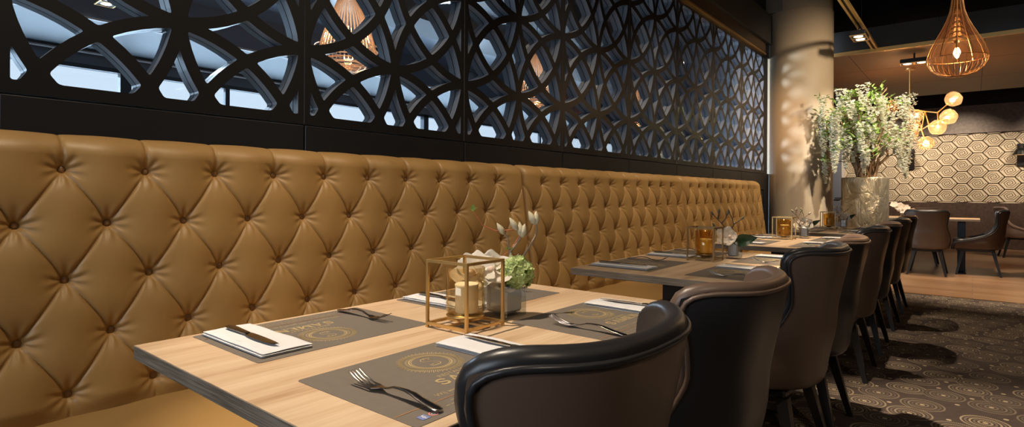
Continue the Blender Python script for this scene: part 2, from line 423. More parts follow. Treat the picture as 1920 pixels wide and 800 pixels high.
# column
b = MB().use('column').lathe([(.384, 0), (.384, 3.32), (.375, 3.33), (.375, HC)], 64, (-1.71, 7.81, 0)); o = b.obj('column', smooth=False); struct(o)
for p in o.data.polygons: p.use_smooth = abs(p.normal.z) < .5

# ------------------------------------------------------------------ fretwork screen
SH = PW / 2
def band_centres():
    k = .5096 / .4397 * SH; cx, cy = -.0666 / .4397 * SH, .5053 / .4397 * SH
    return [((cx, cy), k), ((SH - cx, SH - cy), k), ((SH - cx, cy), k), ((cx, SH - cy), k)]
HB = .0190
def hole_poly(c, box, cell):
    """c: a point inside, in panel coordinates; walk rays to where the rounded distance field meets the half band width"""
    ox, oy = cell; x0, x1, y0, y1 = box
    arcs = []
    for dx in (-1, 0, 1):
        for dy in (-1, 0, 1):
            for (a, k) in band_centres():
                arcs.append((ox + dx * SH + a[0], oy + dy * SH + a[1], k, dx, dy))
    def field(x, y):
        ds = []
        ii = math.floor((x - NX0) / SH); jj = math.floor((y - NY0) / SH)
        bx, by = NX0 + ii * SH, NY0 + jj * SH
        for (a, k) in band_centres():
            ds.append(abs(math.hypot(x - bx - a[0], y - by - a[1]) - k) - HB)
        ds += [x - x0, x1 - x, y - y0, y1 - y]
        mn = min(ds)
        if mn <= 0: return mn
        kk = 9.0; rr = .0065        # rounded corners
        s_ = sum((max(0, 1 - d_ / rr)) ** 2 for d_ in ds if d_ < rr)
        return rr * (1 - math.sqrt(s_)) if s_ > 0 else rr
    pts = []
    n = 240
    for i in range(n):
        a = 2 * math.pi * i / n; dx, dy = math.cos(a), math.sin(a); t = 0; st = .004
        while field(c[0] + dx * (t + st), c[1] + dy * (t + st)) > 0 and t < 1: t += st
        lo, hi = t, t + st
        for _ in range(9):
            md = (lo + hi) / 2
            if field(c[0] + dx * md, c[1] + dy * md) > 0: lo = md
            else: hi = md
        pts.append((c[0] + dx * lo, c[1] + dy * lo))
    def dp(p, eps):
        if len(p) < 3: return p
        a, b_ = Vector(p[0]), Vector(p[-1]); d_ = b_ - a; L = d_.length; mx, mi = 0, 0
        for i in range(1, len(p) - 1):
            q = Vector(p[i]) - a; e = abs(q.x * d_.y - q.y * d_.x) / L if L > 1e-9 else q.length
            if e > mx: mx, mi = e, i
        if mx < eps: return [p[0], p[-1]]
        return dp(p[:mi + 1], eps)[:-1] + dp(p[mi:], eps)
    h = n // 2
    return dp(pts[:h + 1], .0006)[:-1] + dp(pts[h:] + [pts[0]], .0006)[:-1]
PH = SZ1 - SZ0
NX0 = 0.; NY0 = PH / 2 - SH           # a node sits at (NX0+i*SH, NY0+j*SH)
bx = (.025, PW - .025, .036, PH - .036)
holes = []
for i in range(2):
    for j in range(-1, 3):
        ox, oy = i * SH, NY0 + j * SH
        cands = [(SH / 2, SH / 2), (SH * .26, SH * .26), (SH * .74, SH * .26), (SH * .26, SH * .74), (SH * .74, SH * .74)]
        for c in cands:
            p = (ox + c[0], oy + c[1])
            if bx[2] + .012 < p[1] < bx[3] - .012:
                holes.append(hole_poly(p, bx, (ox, oy)))
            elif c == cands[0] and j == -1: holes.append(hole_poly((p[0], bx[2] + .03), bx, (ox, oy)))
            elif c == cands[0] and j == 2: holes.append(hole_poly((p[0], bx[3] - .03), bx, (ox, oy)))
# horizontally lying spears (between neighbouring nodes) and upright spears
for j in range(3):
    for i in range(2): holes.append(hole_poly((i * SH + SH / 2, NY0 + j * SH), bx, (0, 0)))
for i in range(3):
    for j in range(-1, 3):
        yy = NY0 + j * SH + SH / 2
        yy = min(max(yy, bx[2] + .02), bx[3] - .02); xx = i * SH
        xx = min(max(xx, bx[0] + .012), bx[1] - .012)
        holes.append(hole_poly((xx, yy), bx, (0, 0)))
def area(p): return abs(sum(p[i - 1][0] * p[i][1] - p[i][0] * p[i - 1][1] for i in range(len(p)))) / 2
holes = [h for h in holes if area(h) > 3e-4]
def plate(name, t, w0=.0015):
    cu = bpy.data.curves.new(name, 'CURVE'); cu.dimensions = '2D'; cu.fill_mode = 'BOTH'; cu.extrude = t / 2
    def spl(pts):
        s_ = cu.splines.new('POLY'); s_.points.add(len(pts) - 1); s_.use_cyclic_u = True
        for k, p in enumerate(pts): s_.points[k].co = (p[0], p[1], 0, 1)
    spl([(w0, 0), (PW - w0, 0), (PW - w0, PH), (w0, PH)])
    for h in holes: spl(h)
    ob = bpy.data.objects.new(name, cu); COL.objects.link(ob)
    dg = bpy.context.evaluated_depsgraph_get(); me = bpy.data.meshes.new_from_object(ob.evaluated_get(dg))
    bpy.data.objects.remove(ob); me.materials.clear(); me.materials.append(M['screen']); me.materials.append(M['screen_edge'])
    me.transform(Matrix(((0, 0, 1, 0), (1, 0, 0, 0), (0, 1, 0, 0), (0, 0, 0, 1))))
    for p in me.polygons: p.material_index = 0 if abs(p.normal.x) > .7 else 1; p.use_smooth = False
    return me
TH = .034
pm = plate('lattice', TH)
ordn = ['nearest to the left edge', 'second', 'third', 'fourth', 'fifth', 'sixth', 'seventh', 'last']
scr_lab = ['black fretwork screen panel at the near end, cut off by the left edge',
           'black fretwork screen panel with the largest glass pendant behind it',
           'black fretwork screen panel, third from the near end of the row',
           'black fretwork screen panel, fourth from the near end of the row',
           'black fretwork screen panel, fifth from the near end of the row',
           'black fretwork screen panel, third from the column end of the row',
           'black fretwork screen panel next to the last one before the column',
           'black fretwork screen panel right beside the beige column']
pane_me = MB().use('pane').box(-.001, .001, .01, PW - .01, .03, PH - .03).mesh('glass_pane')
for k in range(8):
    e = empty('fretwork_screen', (WX, YS0 + k * PW, SZ0)); tag(e, scr_lab[k], 'screen panel', 'fretwork screen panels above the bench')
    for nm, me, x in (('front_lattice', pm, -TH / 2), ('back_lattice', pm, -TH * 1.5 - .004), ('glass_pane', pane_me, -TH - .002)):
        o = bpy.data.objects.new(nm, me); COL.objects.link(o); o.parent = e; o.location = (x, 0, 0)
    f = MB().use('fascia').box(-.010, .004, .003, PW - .003, -.20, -.006, .002).obj('fascia_board')
    f.location = (WX, YS0 + k * PW, SZ0); tag(f, 'plain black board under the ' + ('near left' if k == 0 else ordn[k] if k < 7 else 'column-side') + ' fretwork panel', 'fascia board', 'black boards between bench and screen')
b = MB().use('gap').box(WX - .07, WX - .011, YS0, YS1, SZ0 - .45, SZ0 - .001); struct(b.obj('wall_left'))
b = MB().use('fascia').box(WX - .07, WX - .002, YS1 + .004, 7.545, 0, SZ0).box(WX - .07, WX - .002, YS1 + .004, 7.545, SZ1, SZ1 + .5).box(WX - .07, WX - .002, YS1 + .004, YS1 + .15, SZ0, SZ1); struct(b.obj('wall_left'))  # end pieces and post added to limit side-room light on the column

# ------------------------------------------------------------------ side room behind the screen
b = MB().use('side_ceiling').box(-8.2, -6.7, YB, YF, 2.75, 2.8); struct(b.obj('ceiling'))
b = MB().use('side_navy').box(-6.7, WX - .09, YB, YF, 3.15, 3.2).box(-6.7, -6.68, YB, YF, 2.75, 3.2); struct(b.obj('ceiling'))
for k, x in enumerate((-5.2, -3.9)):
    b = MB().use('side_ceiling').box(x, x + .5, YB, YF, 2.98, 3.15); struct(b.obj('trim_%d' % (7 + k)))
b = MB().use('white_trim').box(-6.70, -6.66, YB, YF, 2.742, 2.762).box(-8.16, -8.10, YB, YF, 2.70, 2.715); struct(b.obj('trim_9'))
b = MB().use('side_wall').box(-8.3, -8.2, YB, YF, 0, .8).box(-8.3, -8.2, YB, YF, 2.58, 3.2); struct(b.obj('wall_far_left'))
b = MB().use('wall_dark').box(-3.05, -2.95, 9.0, YF, 0, HC); struct(b.obj('wall_left'))  # added wall, holds cool side-room light back from the back room
for k in range(7):
    y0 = YB + k * 2.5
    w = empty('window_%d' % (k + 1), (-8.25, y0, .8)); struct(w)
    f = MB().use('side_beam').box(-.05, .05, 0, .06, 0, 1.78).box(-.05, .05, 2.44, 2.5, 0, 1.78).box(-.05, .05, 0, 2.5, 0, .07).box(-.05, .05, 0, 2.5, 1.73, 1.78).box(-.03, .03, 1.22, 1.28, 0, 1.78); f.obj('window_frame', w)
    f = MB().use('pane').box(-.003, .003, .06, 2.44, .07, 1.73); f.obj('window_pane', w)

# ------------------------------------------------------------------ tufted bench
XJ, ZJ, XT, ZT = -1.851, .469, -1.950, 1.221
LB = math.hypot(XT - XJ, ZT - ZJ); TX, TZ = (XT - XJ) / LB, (ZT - ZJ) / LB; NXb, NZb = TZ, -TX
S0 = .0595; DS = .1503
def bench(y0, y1, step, label):
    L = y1 - y0; p = L / 11
    e = empty('banquette', (XJ, y0, 0)); tag(e, label, 'bench seat', 'tan leather banquette modules along the screen')
    ny = int(L / step) + 1; sarr = np.concatenate([np.arange(-.02, LB - .058, step), np.linspace(LB - .058, LB + .075, 40)])
    ys = np.linspace(0, L, ny); Yg, Sg = np.meshgrid(ys, sarr, indexing='ij')
    v = Yg / p; w = (Sg - S0) / DS
    wc = np.clip(w, 0, 4)
    a = v + wc / 2; bb = v - wc / 2
    F = (np.abs(np.sin(np.pi * a)) * np.abs(np.sin(np.pi * bb)))
    Fp = F ** .34
    # nearest button
    d = np.full(Yg.shape, 9.); bxy = []; ang = np.zeros(Yg.shape)
    for r_ in range(5):
        off = 0 if r_ % 2 == 0 else .5
        for i in range(0, 12):
            vv = i + off
            if vv < .3 or vv > 10.8: continue
            bxy.append((vv * p, S0 + r_ * DS))
    for (by, bs) in bxy:
        dd = np.hypot(Yg - by, Sg - bs); mk = dd < d; d = np.where(mk, dd, d); ang = np.where(mk, np.arctan2(Sg - bs, Yg - by), ang)
    acc = np.zeros(Yg.shape)
    for (by, bs) in bxy:
        dd = np.hypot(Yg - by, Sg - bs); mk = dd < .2
        acc[mk] += np.exp(-(dd[mk] / .040) ** 1.05)
    B = np.clip(1.04 - acc, 0, None)
    la = np.minimum(np.abs(a - np.round(a)), np.abs(bb - np.round(bb))) * p * .8
    H = .047 * (.72 * B + .16 * B * F ** .7 + .10 * B * (1 - np.exp(-la / .006)))
    H -= .0042 * np.exp(-(la / .0030) ** 2) * (1 - np.exp(-(d / .03) ** 2))
    H -= .010 * np.exp(-(d / .013) ** 2)
    H += .0020 * np.cos(9 * ang + 1.3) * np.exp(-((d - .030) / .020) ** 2)
    eg = np.minimum(Yg, L - Yg)
    H *= 1 - .9 * np.exp(-(eg / .012) ** 1.2)
    H *= .45 + .55 * sm(Sg, -.01, .05)
    # base curve with rolled top
    rr = .058; s1 = LB - .058
    th = np.clip((Sg - s1) / rr, 0, math.pi * .62)
    sb = np.minimum(Sg, s1)
    bxx = XJ + TX * sb; bzz = ZJ + TZ * sb
    nx = NXb * np.cos(th) - 0; nz = NZb * np.cos(th)
    cx = bxx - NXb * rr; cz = bzz - NZb * rr
    ex = NXb * np.cos(th) + TX * np.sin(th); ez = NZb * np.cos(th) + TZ * np.sin(th)
    fade = 1 - .55 * sm(th, 0, 1.6)
    X = cx + ex * (rr + H * fade); Z = cz + ez * (rr + H * fade * .6 + 0)
    X = np.maximum(X, WX + .006)
    me = bpy.data.meshes.new('tufted_back'); nu, nv = X.shape
    co = np.stack([X - XJ, Yg, Z], -1).reshape(-1, 3)
    idx = np.arange(nu * nv).reshape(nu, nv)
    q = np.stack([idx[:-1, :-1], idx[1:, :-1], idx[1:, 1:], idx[:-1, 1:]], -1).reshape(-1, 4)
    me.vertices.add(len(co)); me.vertices.foreach_set('co', co.ravel())
    me.loops.add(q.size); me.loops.foreach_set('vertex_index', q.ravel())
    me.polygons.add(len(q)); me.polygons.foreach_set('loop_start', np.arange(0, q.size, 4)); me.polygons.foreach_set('loop_total', np.full(len(q), 4))
    me.polygons.foreach_set('use_smooth', np.ones(len(q), bool)); me.update(); me.validate(); me.materials.append(M['tan'])
    o = bpy.data.objects.new('tufted_back', me); COL.objects.link(o); o.parent = e
    # side cheeks closing the back
    for yy in (0.001, L - .001):
        pr = [(0.0, ZJ - .02)] + [(TX * s_ + NXb * .012, ZJ + TZ * s_ + NZb * .012) for s_ in np.linspace(0, LB - .03, 8)] + [(WX - XJ + .008, ZT - .01), (WX - XJ + .008, ZJ - .02)]
        MB().use('tan').add([(x_, yy, z_) for x_, z_ in pr], [tuple(range(len(pr)))]).obj('end_panel', e)
    bm_ = MB().use('tan_shaded').ball((0, 0, 0), .0128, 12, (.6, 1, 1)).mesh('button', True)
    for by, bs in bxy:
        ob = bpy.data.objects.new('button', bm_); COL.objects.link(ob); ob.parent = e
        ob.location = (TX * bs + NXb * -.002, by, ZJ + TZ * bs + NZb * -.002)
    # seat cushion
    prof = [(-.10, .30), (.56, .30), (.585, .315), (.60, .345)]
    for k in range(7):
        t_ = math.pi / 2 * k / 6; prof.append((.555 + .045 * math.cos(t_), .424 + .045 * math.sin(t_)))
    prof += [(.3, .473), (-.10, .471)]
    P = [[(x_, y_, z_) for x_, z_ in prof] for y_ in (.002, .008, L - .008, L - .002)]
    P[0] = [(x_ * .985, .002, z_ - .004 if z_ > .4 else z_) for x_, z_ in prof]; P[3] = [(x_ * .985, L - .002, z_ - .004 if z_ > .4 else z_) for x_, z_ in prof]
    so = MB().use('tan').grid(P, closev=True, flip=True).add(P[0], [tuple(range(len(prof)))]).add(P[3], [tuple(range(len(prof)))[::-1]]).obj('seat', e)
    MB().use('blackmetal').box(-.1, .52, .01, L - .01, 0, .30).obj('plinth', e)
    return e
bench(.213, 2.43, .0030, 'tan tufted bench module nearest the camera, behind the first table')
bench(2.43, 4.61, .0045, 'tan tufted bench module in the middle, behind the second table')
bench(4.61, 6.88, .0065, 'tan tufted bench module at the far end, nearest the column')

# ------------------------------------------------------------------ tables
TL, TW, TZt = 1.17, .785, .75; EX = -1.333
TY = [.406, 2.03, 3.64, 5.26]
tname = ['nearest table', 'second table', 'third table', 'farthest table']
def table_parts(e, L=TL, W=TW):
    b = MB(); b.use('oak').box(0, W, 0, L, -.0285, 0, .0012); o = b.obj('tabletop', e, loc=(0, 0, TZt))
    o.data.materials.append(M['oak_edge'])
    for p in o.data.polygons:
        if abs(p.normal.z) < .9 or p.normal.z < 0: p.material_index = 1
    for y in (.20, L - .20):
        MB().use('blackmetal').box(W / 2 - .045, W / 2 + .045, y - .045, y + .045, .012, TZt - .0285, .003).obj('leg', e)
        MB().use('blackmetal').box(W / 2 - .26, W / 2 + .26, y - .055, y + .055, 0, .012, .003).obj('foot', e)
        MB().use('blackmetal').box(W / 2 - .22, W / 2 + .22, y - .04, y + .04, TZt - .036, TZt - .0288).obj('bracket', e)
tabs = []
tl = ['light oak dining table nearest the camera, with a grey edge',
      'oak dining table second in the row, half in shade',
      'light oak dining table third in the row, brightly lit',
      'small-looking oak dining table farthest along the bench, before the column']
for k, y in enumerate(TY):
    e = empty('dining_table', (EX, y, 0)); tag(e, tl[k], 'table', 'dining tables along the bench')
    table_parts(e); tabs.append(e)

# ------------------------------------------------------------------ placemats
def text_mesh(s, size, align='CENTER'):
    cu = bpy.data.curves.new('t', 'FONT'); cu.body = s; cu.size = size; cu.align_x = align; cu.resolution_u = 2
    ob = bpy.data.objects.new('t', cu); COL.objects.link(ob)
    dg = bpy.context.evaluated_depsgraph_get(); me = bpy.data.meshes.new_from_object(ob.evaluated_get(dg)); bpy.data.objects.remove(ob)
    vs = [tuple(v.co) for v in me.vertices]; fs = [tuple(p.vertices) for p in me.polygons]; return vs, fs
def put_text(b, s, size, x, y, z, sx=1.):
    vs, fs = text_mesh(s, size); xs = [v[0] for v in vs]; c = (min(xs) + max(xs)) / 2
    b.add([(x + (v[0] - c) * sx, y + v[1], z) for v in vs], fs)
def seg(b, p, q, w, z):
    p = Vector(p); q = Vector(q); d_ = (q - p).normalized(); n = Vector((-d_.y, d_.x)) * w / 2
    b.add([(p.x + n.x, p.y + n.y, z), (p.x - n.x, p.y - n.y, z), (q.x - n.x, q.y - n.y, z), (q.x + n.x, q.y + n.y, z)], [(0, 1, 2, 3)])
MW, MH = .42, .30
def mat_print():
    b = MB(); z = .0005
    cx, cy = .215, .205
    b.use('ink_gold')
    for r_, w_ in ((.036, .0016), (.040, .0035), (.0445, .0011), (.047, .0011)):
        b.ribbon([(cx + r_ * math.cos(t * math.pi / 24), cy + r_ * math.sin(t * math.pi / 24)) for t in range(48)], w_, z, True)
    for t in range(96):
        a = t * math.pi / 48; r1 = .051; r2_ = .064 if t % 2 == 0 else .060
        seg(b, (cx + r1 * math.cos(a), cy + r1 * math.sin(a)), (cx + r2_ * math.cos(a), cy + r2_ * math.sin(a)), .0017, z)
    # swirled S
    pts = []
    for t in range(31):
        a = t / 30; pts.append((cx + .014 * math.sin(a * 2 * math.pi) * (1.0) + .002, cy + .022 - .044 * a))
    curl1 = [(cx + .006 + .010 * math.cos(.3 + t * .33) * (1 - t / 26), cy + .016 + .009 * math.sin(.3 + t * .33) * (1 - t / 26)) for t in range(20)]
    curl2 = [(cx - .004 - .011 * math.cos(.3 + t * .33) * (1 - t / 26), cy - .015 - .009 * math.sin(.3 + t * .33) * (1 - t / 26)) for t in range(20)]
    sp = [(.013, .018), (.006, .024), (-.004, .023), (-.011, .015), (-.008, .006), (.002, .001), (.011, -.006), (.012, -.015), (.004, -.022), (-.007, -.021), (-.014, -.013)]
    b.ribbon([(cx + x_, cy + y_) for x_, y_ in sp], .0022, z); b.ribbon(curl1, .0015, z); b.ribbon(curl2, .0015, z)
    put_text(b, 'RESTAURANT', .0155, .215, .1265, z, 1.05)
    # slab letters S A M E N
    H = .027; y0 = .094; W_ = .024; st = .0062; x = .142
    def serif(xa, xb, y): seg(b, (xa, y), (xb, y), .0026, z)
    s_pts = [(x + .0215, y0 + H - .007), (x + .017, y0 + H - .0018), (x + .010, y0 + H - .001), (x + .004, y0 + H - .0045), (x + .0038, y0 + H - .010), (x + .011, y0 + H / 2), (x + .0185, y0 + .0105), (x + .0185, y0 + .005), (x + .012, y0 + .0012), (x + .005, y0 + .002), (x + .001, y0 + .007)]
    b.ribbon(s_pts, st * .85, z); x += .027
    seg(b, (x + .003, y0), (x + .013, y0 + H), .0032, z); seg(b, (x + .013, y0 + H), (x + .023, y0), st, z); seg(b, (x + .006, y0 + .009), (x + .019, y0 + .009), .0026, z); serif(x, x + .009, y0 + .0013); serif(x + .017, x + .028, y0 + .0013); x += .0285
    seg(b, (x + .004, y0), (x + .004, y0 + H), .0034, z); seg(b, (x + .004, y0 + H), (x + .016, y0 + .002), st, z); seg(b, (x + .016, y0 + .002), (x + .027, y0 + H), .0034, z); seg(b, (x + .028, y0), (x + .028, y0 + H), st, z); serif(x, x + .009, y0 + .0013); serif(x + .022, x + .034, y0 + .0013); serif(x, x + .008, y0 + H - .0013); serif(x + .024, x + .034, y0 + H - .0013); x += .036
    seg(b, (x + .005, y0), (x + .005, y0 + H), st, z); seg(b, (x, y0 + .0014), (x + .020, y0 + .0014), .0028, z); seg(b, (x, y0 + H - .0014), (x + .020, y0 + H - .0014), .0028, z); seg(b, (x + .005, y0 + H / 2), (x + .015, y0 + H / 2), .0028, z); seg(b, (x + .0195, y0), (x + .0195, y0 + .007), .002, z); seg(b, (x + .0195, y0 + H), (x + .0195, y0 + H - .007), .002, z); x += .0235
    seg(b, (x + .004, y0), (x + .004, y0 + H), .0034, z); seg(b, (x + .004, y0 + H), (x + .022, y0), st, z); seg(b, (x + .022, y0), (x + .022, y0 + H), .0034, z); serif(x, x + .009, y0 + .0013); serif(x + .017, x + .026, y0 + H - .0013)
    put_text(b, 'Wij wensen u een gezellig en smakelijk', .0145, .215, .0635, z, 1.02)
    b.use('ink_orange'); b.box(0.002, MW - .002, .0485, .0500, .0003, .0006)
    b.use('ink_gold')
    for k, (xa, xb) in enumerate(((.10, .33), (.08, .36), (.12, .31))):
        yy = .037 - k * .0115; xx = xa; rr_ = random.Random(k)
        while xx < xb:
            l_ = .006 + rr_.random() * .012; seg(b, (xx, yy), (min(xx + l_, xb), yy), .0014, z); xx += l_ + .003
    b.use('ink_blue'); b.box(.022, .037, .012, .027, .0003, .0006); b.use('ink_white'); seg(b, (.030, .013), (.030, .025), .002, .0008); seg(b, (.027, .019), (.033, .019), .002, .0008); seg(b, (.030, .0245), (.034, .0245), .002, .0008)
    b.use('ink_pink'); b.ribbon([(.048 + .0065 * math.cos(t * math.pi / 8), .019 + .0065 * math.sin(t * math.pi / 8)) for t in range(16)], .0025, z, True); b.use('ink_white').ribbon([(.048 + .0028 * math.cos(t * math.pi / 6), .019 + .0028 * math.sin(t * math.pi / 6)) for t in range(12)], .0014, z, True)
    return b.mesh('printed_logo')
print_me = mat_print()
def placemat_mesh():
    pts = []; r_ = .008
    for cx, cy, a0 in ((MW - r_, MH - r_, 0), (r_, MH - r_, 90), (r_, r_, 180), (MW - r_, r_, 270)):
        for k in range(4):
            a = R(a0 + k * 30); pts.append((cx + r_ * math.cos(a), cy + r_ * math.sin(a)))
    n = len(pts); vs = [(x, y, 0) for x, y in pts] + [(x, y, -.0006) for x, y in pts]
    return MB().use('placemat').add(vs, [tuple(range(n)), tuple(range(n, 2 * n))[::-1]] + [(i, i + n, (i + 1) % n + n, (i + 1) % n) for i in range(n)]).mesh('mat_sheet')
sheet_me = placemat_mesh()
def fork_mesh():
    b = MB().use('steel')
    def hz(x):   # height profile, x 0..0.205 (handle end to tip)
        pts = [(0, .0035), (.03, .0075), (.07, .0155), (.10, .0150), (.125, .0080), (.145, .0040), (.165, .0048), (.185, .0105), (.207, .0200)]
        for (a, c), (d_, e) in zip(pts[:-1], pts[1:]):
            if x <= d_: t = (x - a) / (d_ - a); t = t * t * (3 - 2 * t) * .5 + t * .5; return c + (e - c) * t
        return pts[-1][1]
    W = [(0, .003), (.003, .0075), (.010, .0092), (.03, .0088), (.06, .0068), (.09, .0042), (.115, .0032), (.130, .0040), (.140, .0085), (.150, .0118), (.160, .0125)]
    def ww(x):
        for (a, c), (d_, e) in zip(W[:-1], W[1:]):
            if x <= d_: return c + (e - c) * (x - a) / (d_ - a)
        return W[-1][1]
    xs = [0, .002, .005, .01, .02, .03, .045, .06, .075, .09, .105, .118, .127, .134, .140, .146, .152, .158]
    rings = []
    for x in xs:
        w = ww(x); t = .0018 if x < .12 else .0011; z = hz(x); cup = 0 if x < .13 else .0018
        rings.append([(x, w * math.cos(a), z + t * math.sin(a) + cup * math.cos(a) ** 2) for a in [k * math.pi / 5 for k in range(10)]])
    b.grid(rings, closev=True); b.add(rings[0], [tuple(range(10))[::-1]]); b.add(rings[-1], [tuple(range(10))])
    for k in range(4):
        y = -.0100 + k * .00667; rr_ = []
        for x in (.150, .158, .168, .178, .188, .198, .204, .207):
            w = .0021 if x < .195 else .0016 if x < .206 else .0008
            zc = hz(x) + .0018 * (y / .0125) ** 2; yy = y * (1 if x < .17 else .97)
            rr_.append([(x, yy + w * math.cos(a), zc + .0010 * math.sin(a)) for a in [k_ * math.pi / 3 for k_ in range(6)]])
        b.grid(rr_, closev=True); b.add(rr_[-1], [tuple(range(6))])
    return b.mesh('fork', True)
def knife_parts():
    h = MB().use('steel'); rings = []
    for x, w, t in ((0, .004, .002), (.003, .0085, .0035), (.012, .0098, .0042), (.04, .0090, .0042), (.07, .0075, .0038), (.092, .0065, .0034), (.100, .0062, .0028)):
        rings.append([(x, w * math.cos(a), .0045 + t * math.sin(a)) for a in [k * math.pi / 5 for k in range(10)]])
    h.grid(rings, closev=True); h.add(rings[0], [tuple(range(10))[::-1]]); h.add(rings[-1], [tuple(range(10))])
    bl = MB().use('steel'); P = []
    for x, y0, y1 in ((.099, -.005, .005), (.110, -.0085, .007), (.130, -.0100, .0078), (.16, -.0100, .0080), (.19, -.0088, .0076), (.210, -.0062, .0066), (.224, -.0015, .0052), (.230, .0035, .0042)):
        P.append([(x, y0, .0042), (x, (y0 + y1) / 2, .0055), (x, y1, .0058), (x, y1, .0034), (x, (y0 + y1) / 2, .0034)])
    bl.grid(P, closev=True)
    return h.mesh('handle', True), bl.mesh('blade')
fork_me = fork_mesh(); kh_me, kb_me = knife_parts()
def napkin_mesh():
    b = MB().use('napkin'); W_, L_ = .105, .27
    for k, (z0, z1, dx, dy) in enumerate(((0.0, .0028, 0, 0), (.0032, .0060, .0016, -.002), (.0064, .0096, -.001, .0012))):
        nx_, ny_ = 14, 8; top = []; bot = []
        for i in range(nx_ + 1):
            rt = []; rb = []
            for j in range(ny_ + 1):
                x = i / nx_ * L_ + dx; y = j / ny_ * W_ + dy
                wv = .0009 * math.sin(i * .9 + k) * math.sin(j * .8 + 2 * k)
                ed = 1 if 0 < i < nx_ and 0 < j < ny_ else .5
                rt.append((x, y, z0 + (z1 - z0) * ed + wv * (k == 2))); rb.append((x, y, z0 + (z1 - z0) * (1 - ed) * .6))
            top.append(rt); bot.append(rb)
        b.grid(top, flip=False); b.grid(bot, flip=True)
        b.grid([[r[0] for r in bot], [r[0] for r in top]]); b.grid([[r[-1] for r in top], [r[-1] for r in bot]]); b.grid([bot[-1], top[-1]]); b.grid([top[0], bot[0]])
    return b.mesh('napkin', False)
napkin_me = napkin_mesh()
# a seat place: (side, near/far)   side 'bench': person faces +X ; 'aisle': faces -X
def place_setting(ti, side, end):
    T0 = TY[ti]; far = end == 'far'
    yc = T0 + (.315 if not far else .875)
    if ti == 0 and side == 'aisle': yc += -.005
    if side == 'bench':   # local x (reading) -> -Y ; local y (up) -> +X
        org = Vector((EX + .018, yc + MW / 2, TZt)); rz = -math.pi / 2
        base_angle = rz
    else:
        org = Vector((EX + TW - .028, yc - MW / 2, TZt)); rz = math.pi / 2
    jit = random.Random(ti * 10 + (side == 'bench') * 3 + far)
    rz += (jit.random() - .5) * .02
    Rm = Matrix.Rotation(rz, 4, 'Z')
    where = '%s side, %s end of the %s' % ('bench' if side == 'bench' else 'aisle', end, tname[ti])
    m_ = empty('placemat', org + Vector((0, 0, .0008)), rz); tag(m_, 'grey-brown printed placemat on the ' + where, 'placemat', 'placemats on the bench tables')
    for nm, me in (('mat_sheet', sheet_me), ('printed_logo', print_me)):
        o = bpy.data.objects.new(nm, me); COL.objects.link(o); o.parent = m_
    def put(me, name, lx, ly, lz, ang, lab, cat, grp, parts=None):
        p = org + Rm @ Vector((lx, ly, 0)); p.z = TZt + lz
        if parts:
            o = empty(name, p, rz + ang)
            for nm, q in parts:
                c = bpy.data.objects.new(nm, q); COL.objects.link(c); c.parent = o
        else:
            o = bpy.data.objects.new(name, me); COL.objects.link(o); o.location = p; o.rotation_euler = (0, 0, rz + ang)
        tag(o, lab, cat, grp); return o
    # napkin on the right, its long axis away from the person (+local y)
    put(napkin_me, 'napkin', .402, .008, .0010, math.pi / 2, 'folded white napkin on the ' + where, 'napkin', 'folded napkins')
    put(None, 'table_knife', .352 + jit.uniform(-.006, .006), .025, .0112, math.pi / 2 + jit.uniform(-.08, .04), 'steel knife lying on the napkin, ' + where, 'knife', 'table knives', (('handle', kh_me), ('blade', kb_me)))
    put(fork_me, 'fork', .060 + jit.uniform(-.008, .008), .012, .0012, math.pi / 2 + jit.uniform(-.05, .05), 'steel fork on the placemat, ' + where, 'fork', 'forks')
for ti in range(4):
    for side in ('bench', 'aisle'):
        for end in ('near', 'far'): place_setting(ti, side, end)

# ------------------------------------------------------------------ lanterns, candles, vases, flowers
def lantern(x, y, rz, metal, glass, lab, S=.132, Hh=.160, gr=.046):
    e = empty('candle_lantern', (x, y, TZt), rz); tag(e, lab, 'lantern', 'metal cube lanterns')
    b = MB().use(metal); h = S / 2; t = .0032
    for sx in (-1, 1):
        for sy in (-1, 1): b.box(sx * (h - t) - t, sx * (h - t) + t, sy * (h - t) - t, sy * (h - t) + t, 0, Hh)
    for z in (.010, Hh - t):
        for s_ in (-1, 1):
            b.box(-h + 2 * t, h - 2 * t, s_ * (h - t) - t, s_ * (h - t) + t, z - t, z + t); b.box(s_ * (h - t) - t, s_ * (h - t) + t, -h + 2 * t, h - 2 * t, z - t, z + t)
    b.box(-h + 2 * t, h - 2 * t, -.003, .003, .0075, .0125); b.box(-.003, .003, -h + 2 * t, h - 2 * t, .0075, .0125)
    b.obj('frame', e)
    MB().use(metal).lathe([(.0, .013), (.020, .013), (.012, .018), (.030, .0225), (.044, .026), (.046, .029), (.0, .029)], 24).obj('dish', e, smooth=True)
    b = MB().use(glass); z0 = .030
    b.lathe([(gr * .55, z0), (gr * .9, z0 + .002), (gr, z0 + .010), (gr, z0 + .112), (gr - .0025, z0 + .112), (gr - .0025, z0 + .011), (gr * .85, z0 + .0045), (0.001, z0 + .0045)], 40, cap=False); b.obj('glass_cup', e, smooth=True)
    c = empty('candle', (x + .004, y, TZt + .0348), 0); tag(c, 'short cream pillar candle in the ' + lab, 'candle', 'candles in the lanterns')
    MB().use('wax').lathe([(.0, 0), (.026, 0), (.0275, .003), (.0275, .060), (.0285, .066), (.0260, .068), (.020, .060), (.006, .057), (.0, .057)], 28).obj('wax', c, smooth=True)
    MB().use('wick').tube([(0, 0, .056), (.001, 0, .064), (.003, 0, .069)], .0011, 6).obj('wick', c)
    return e
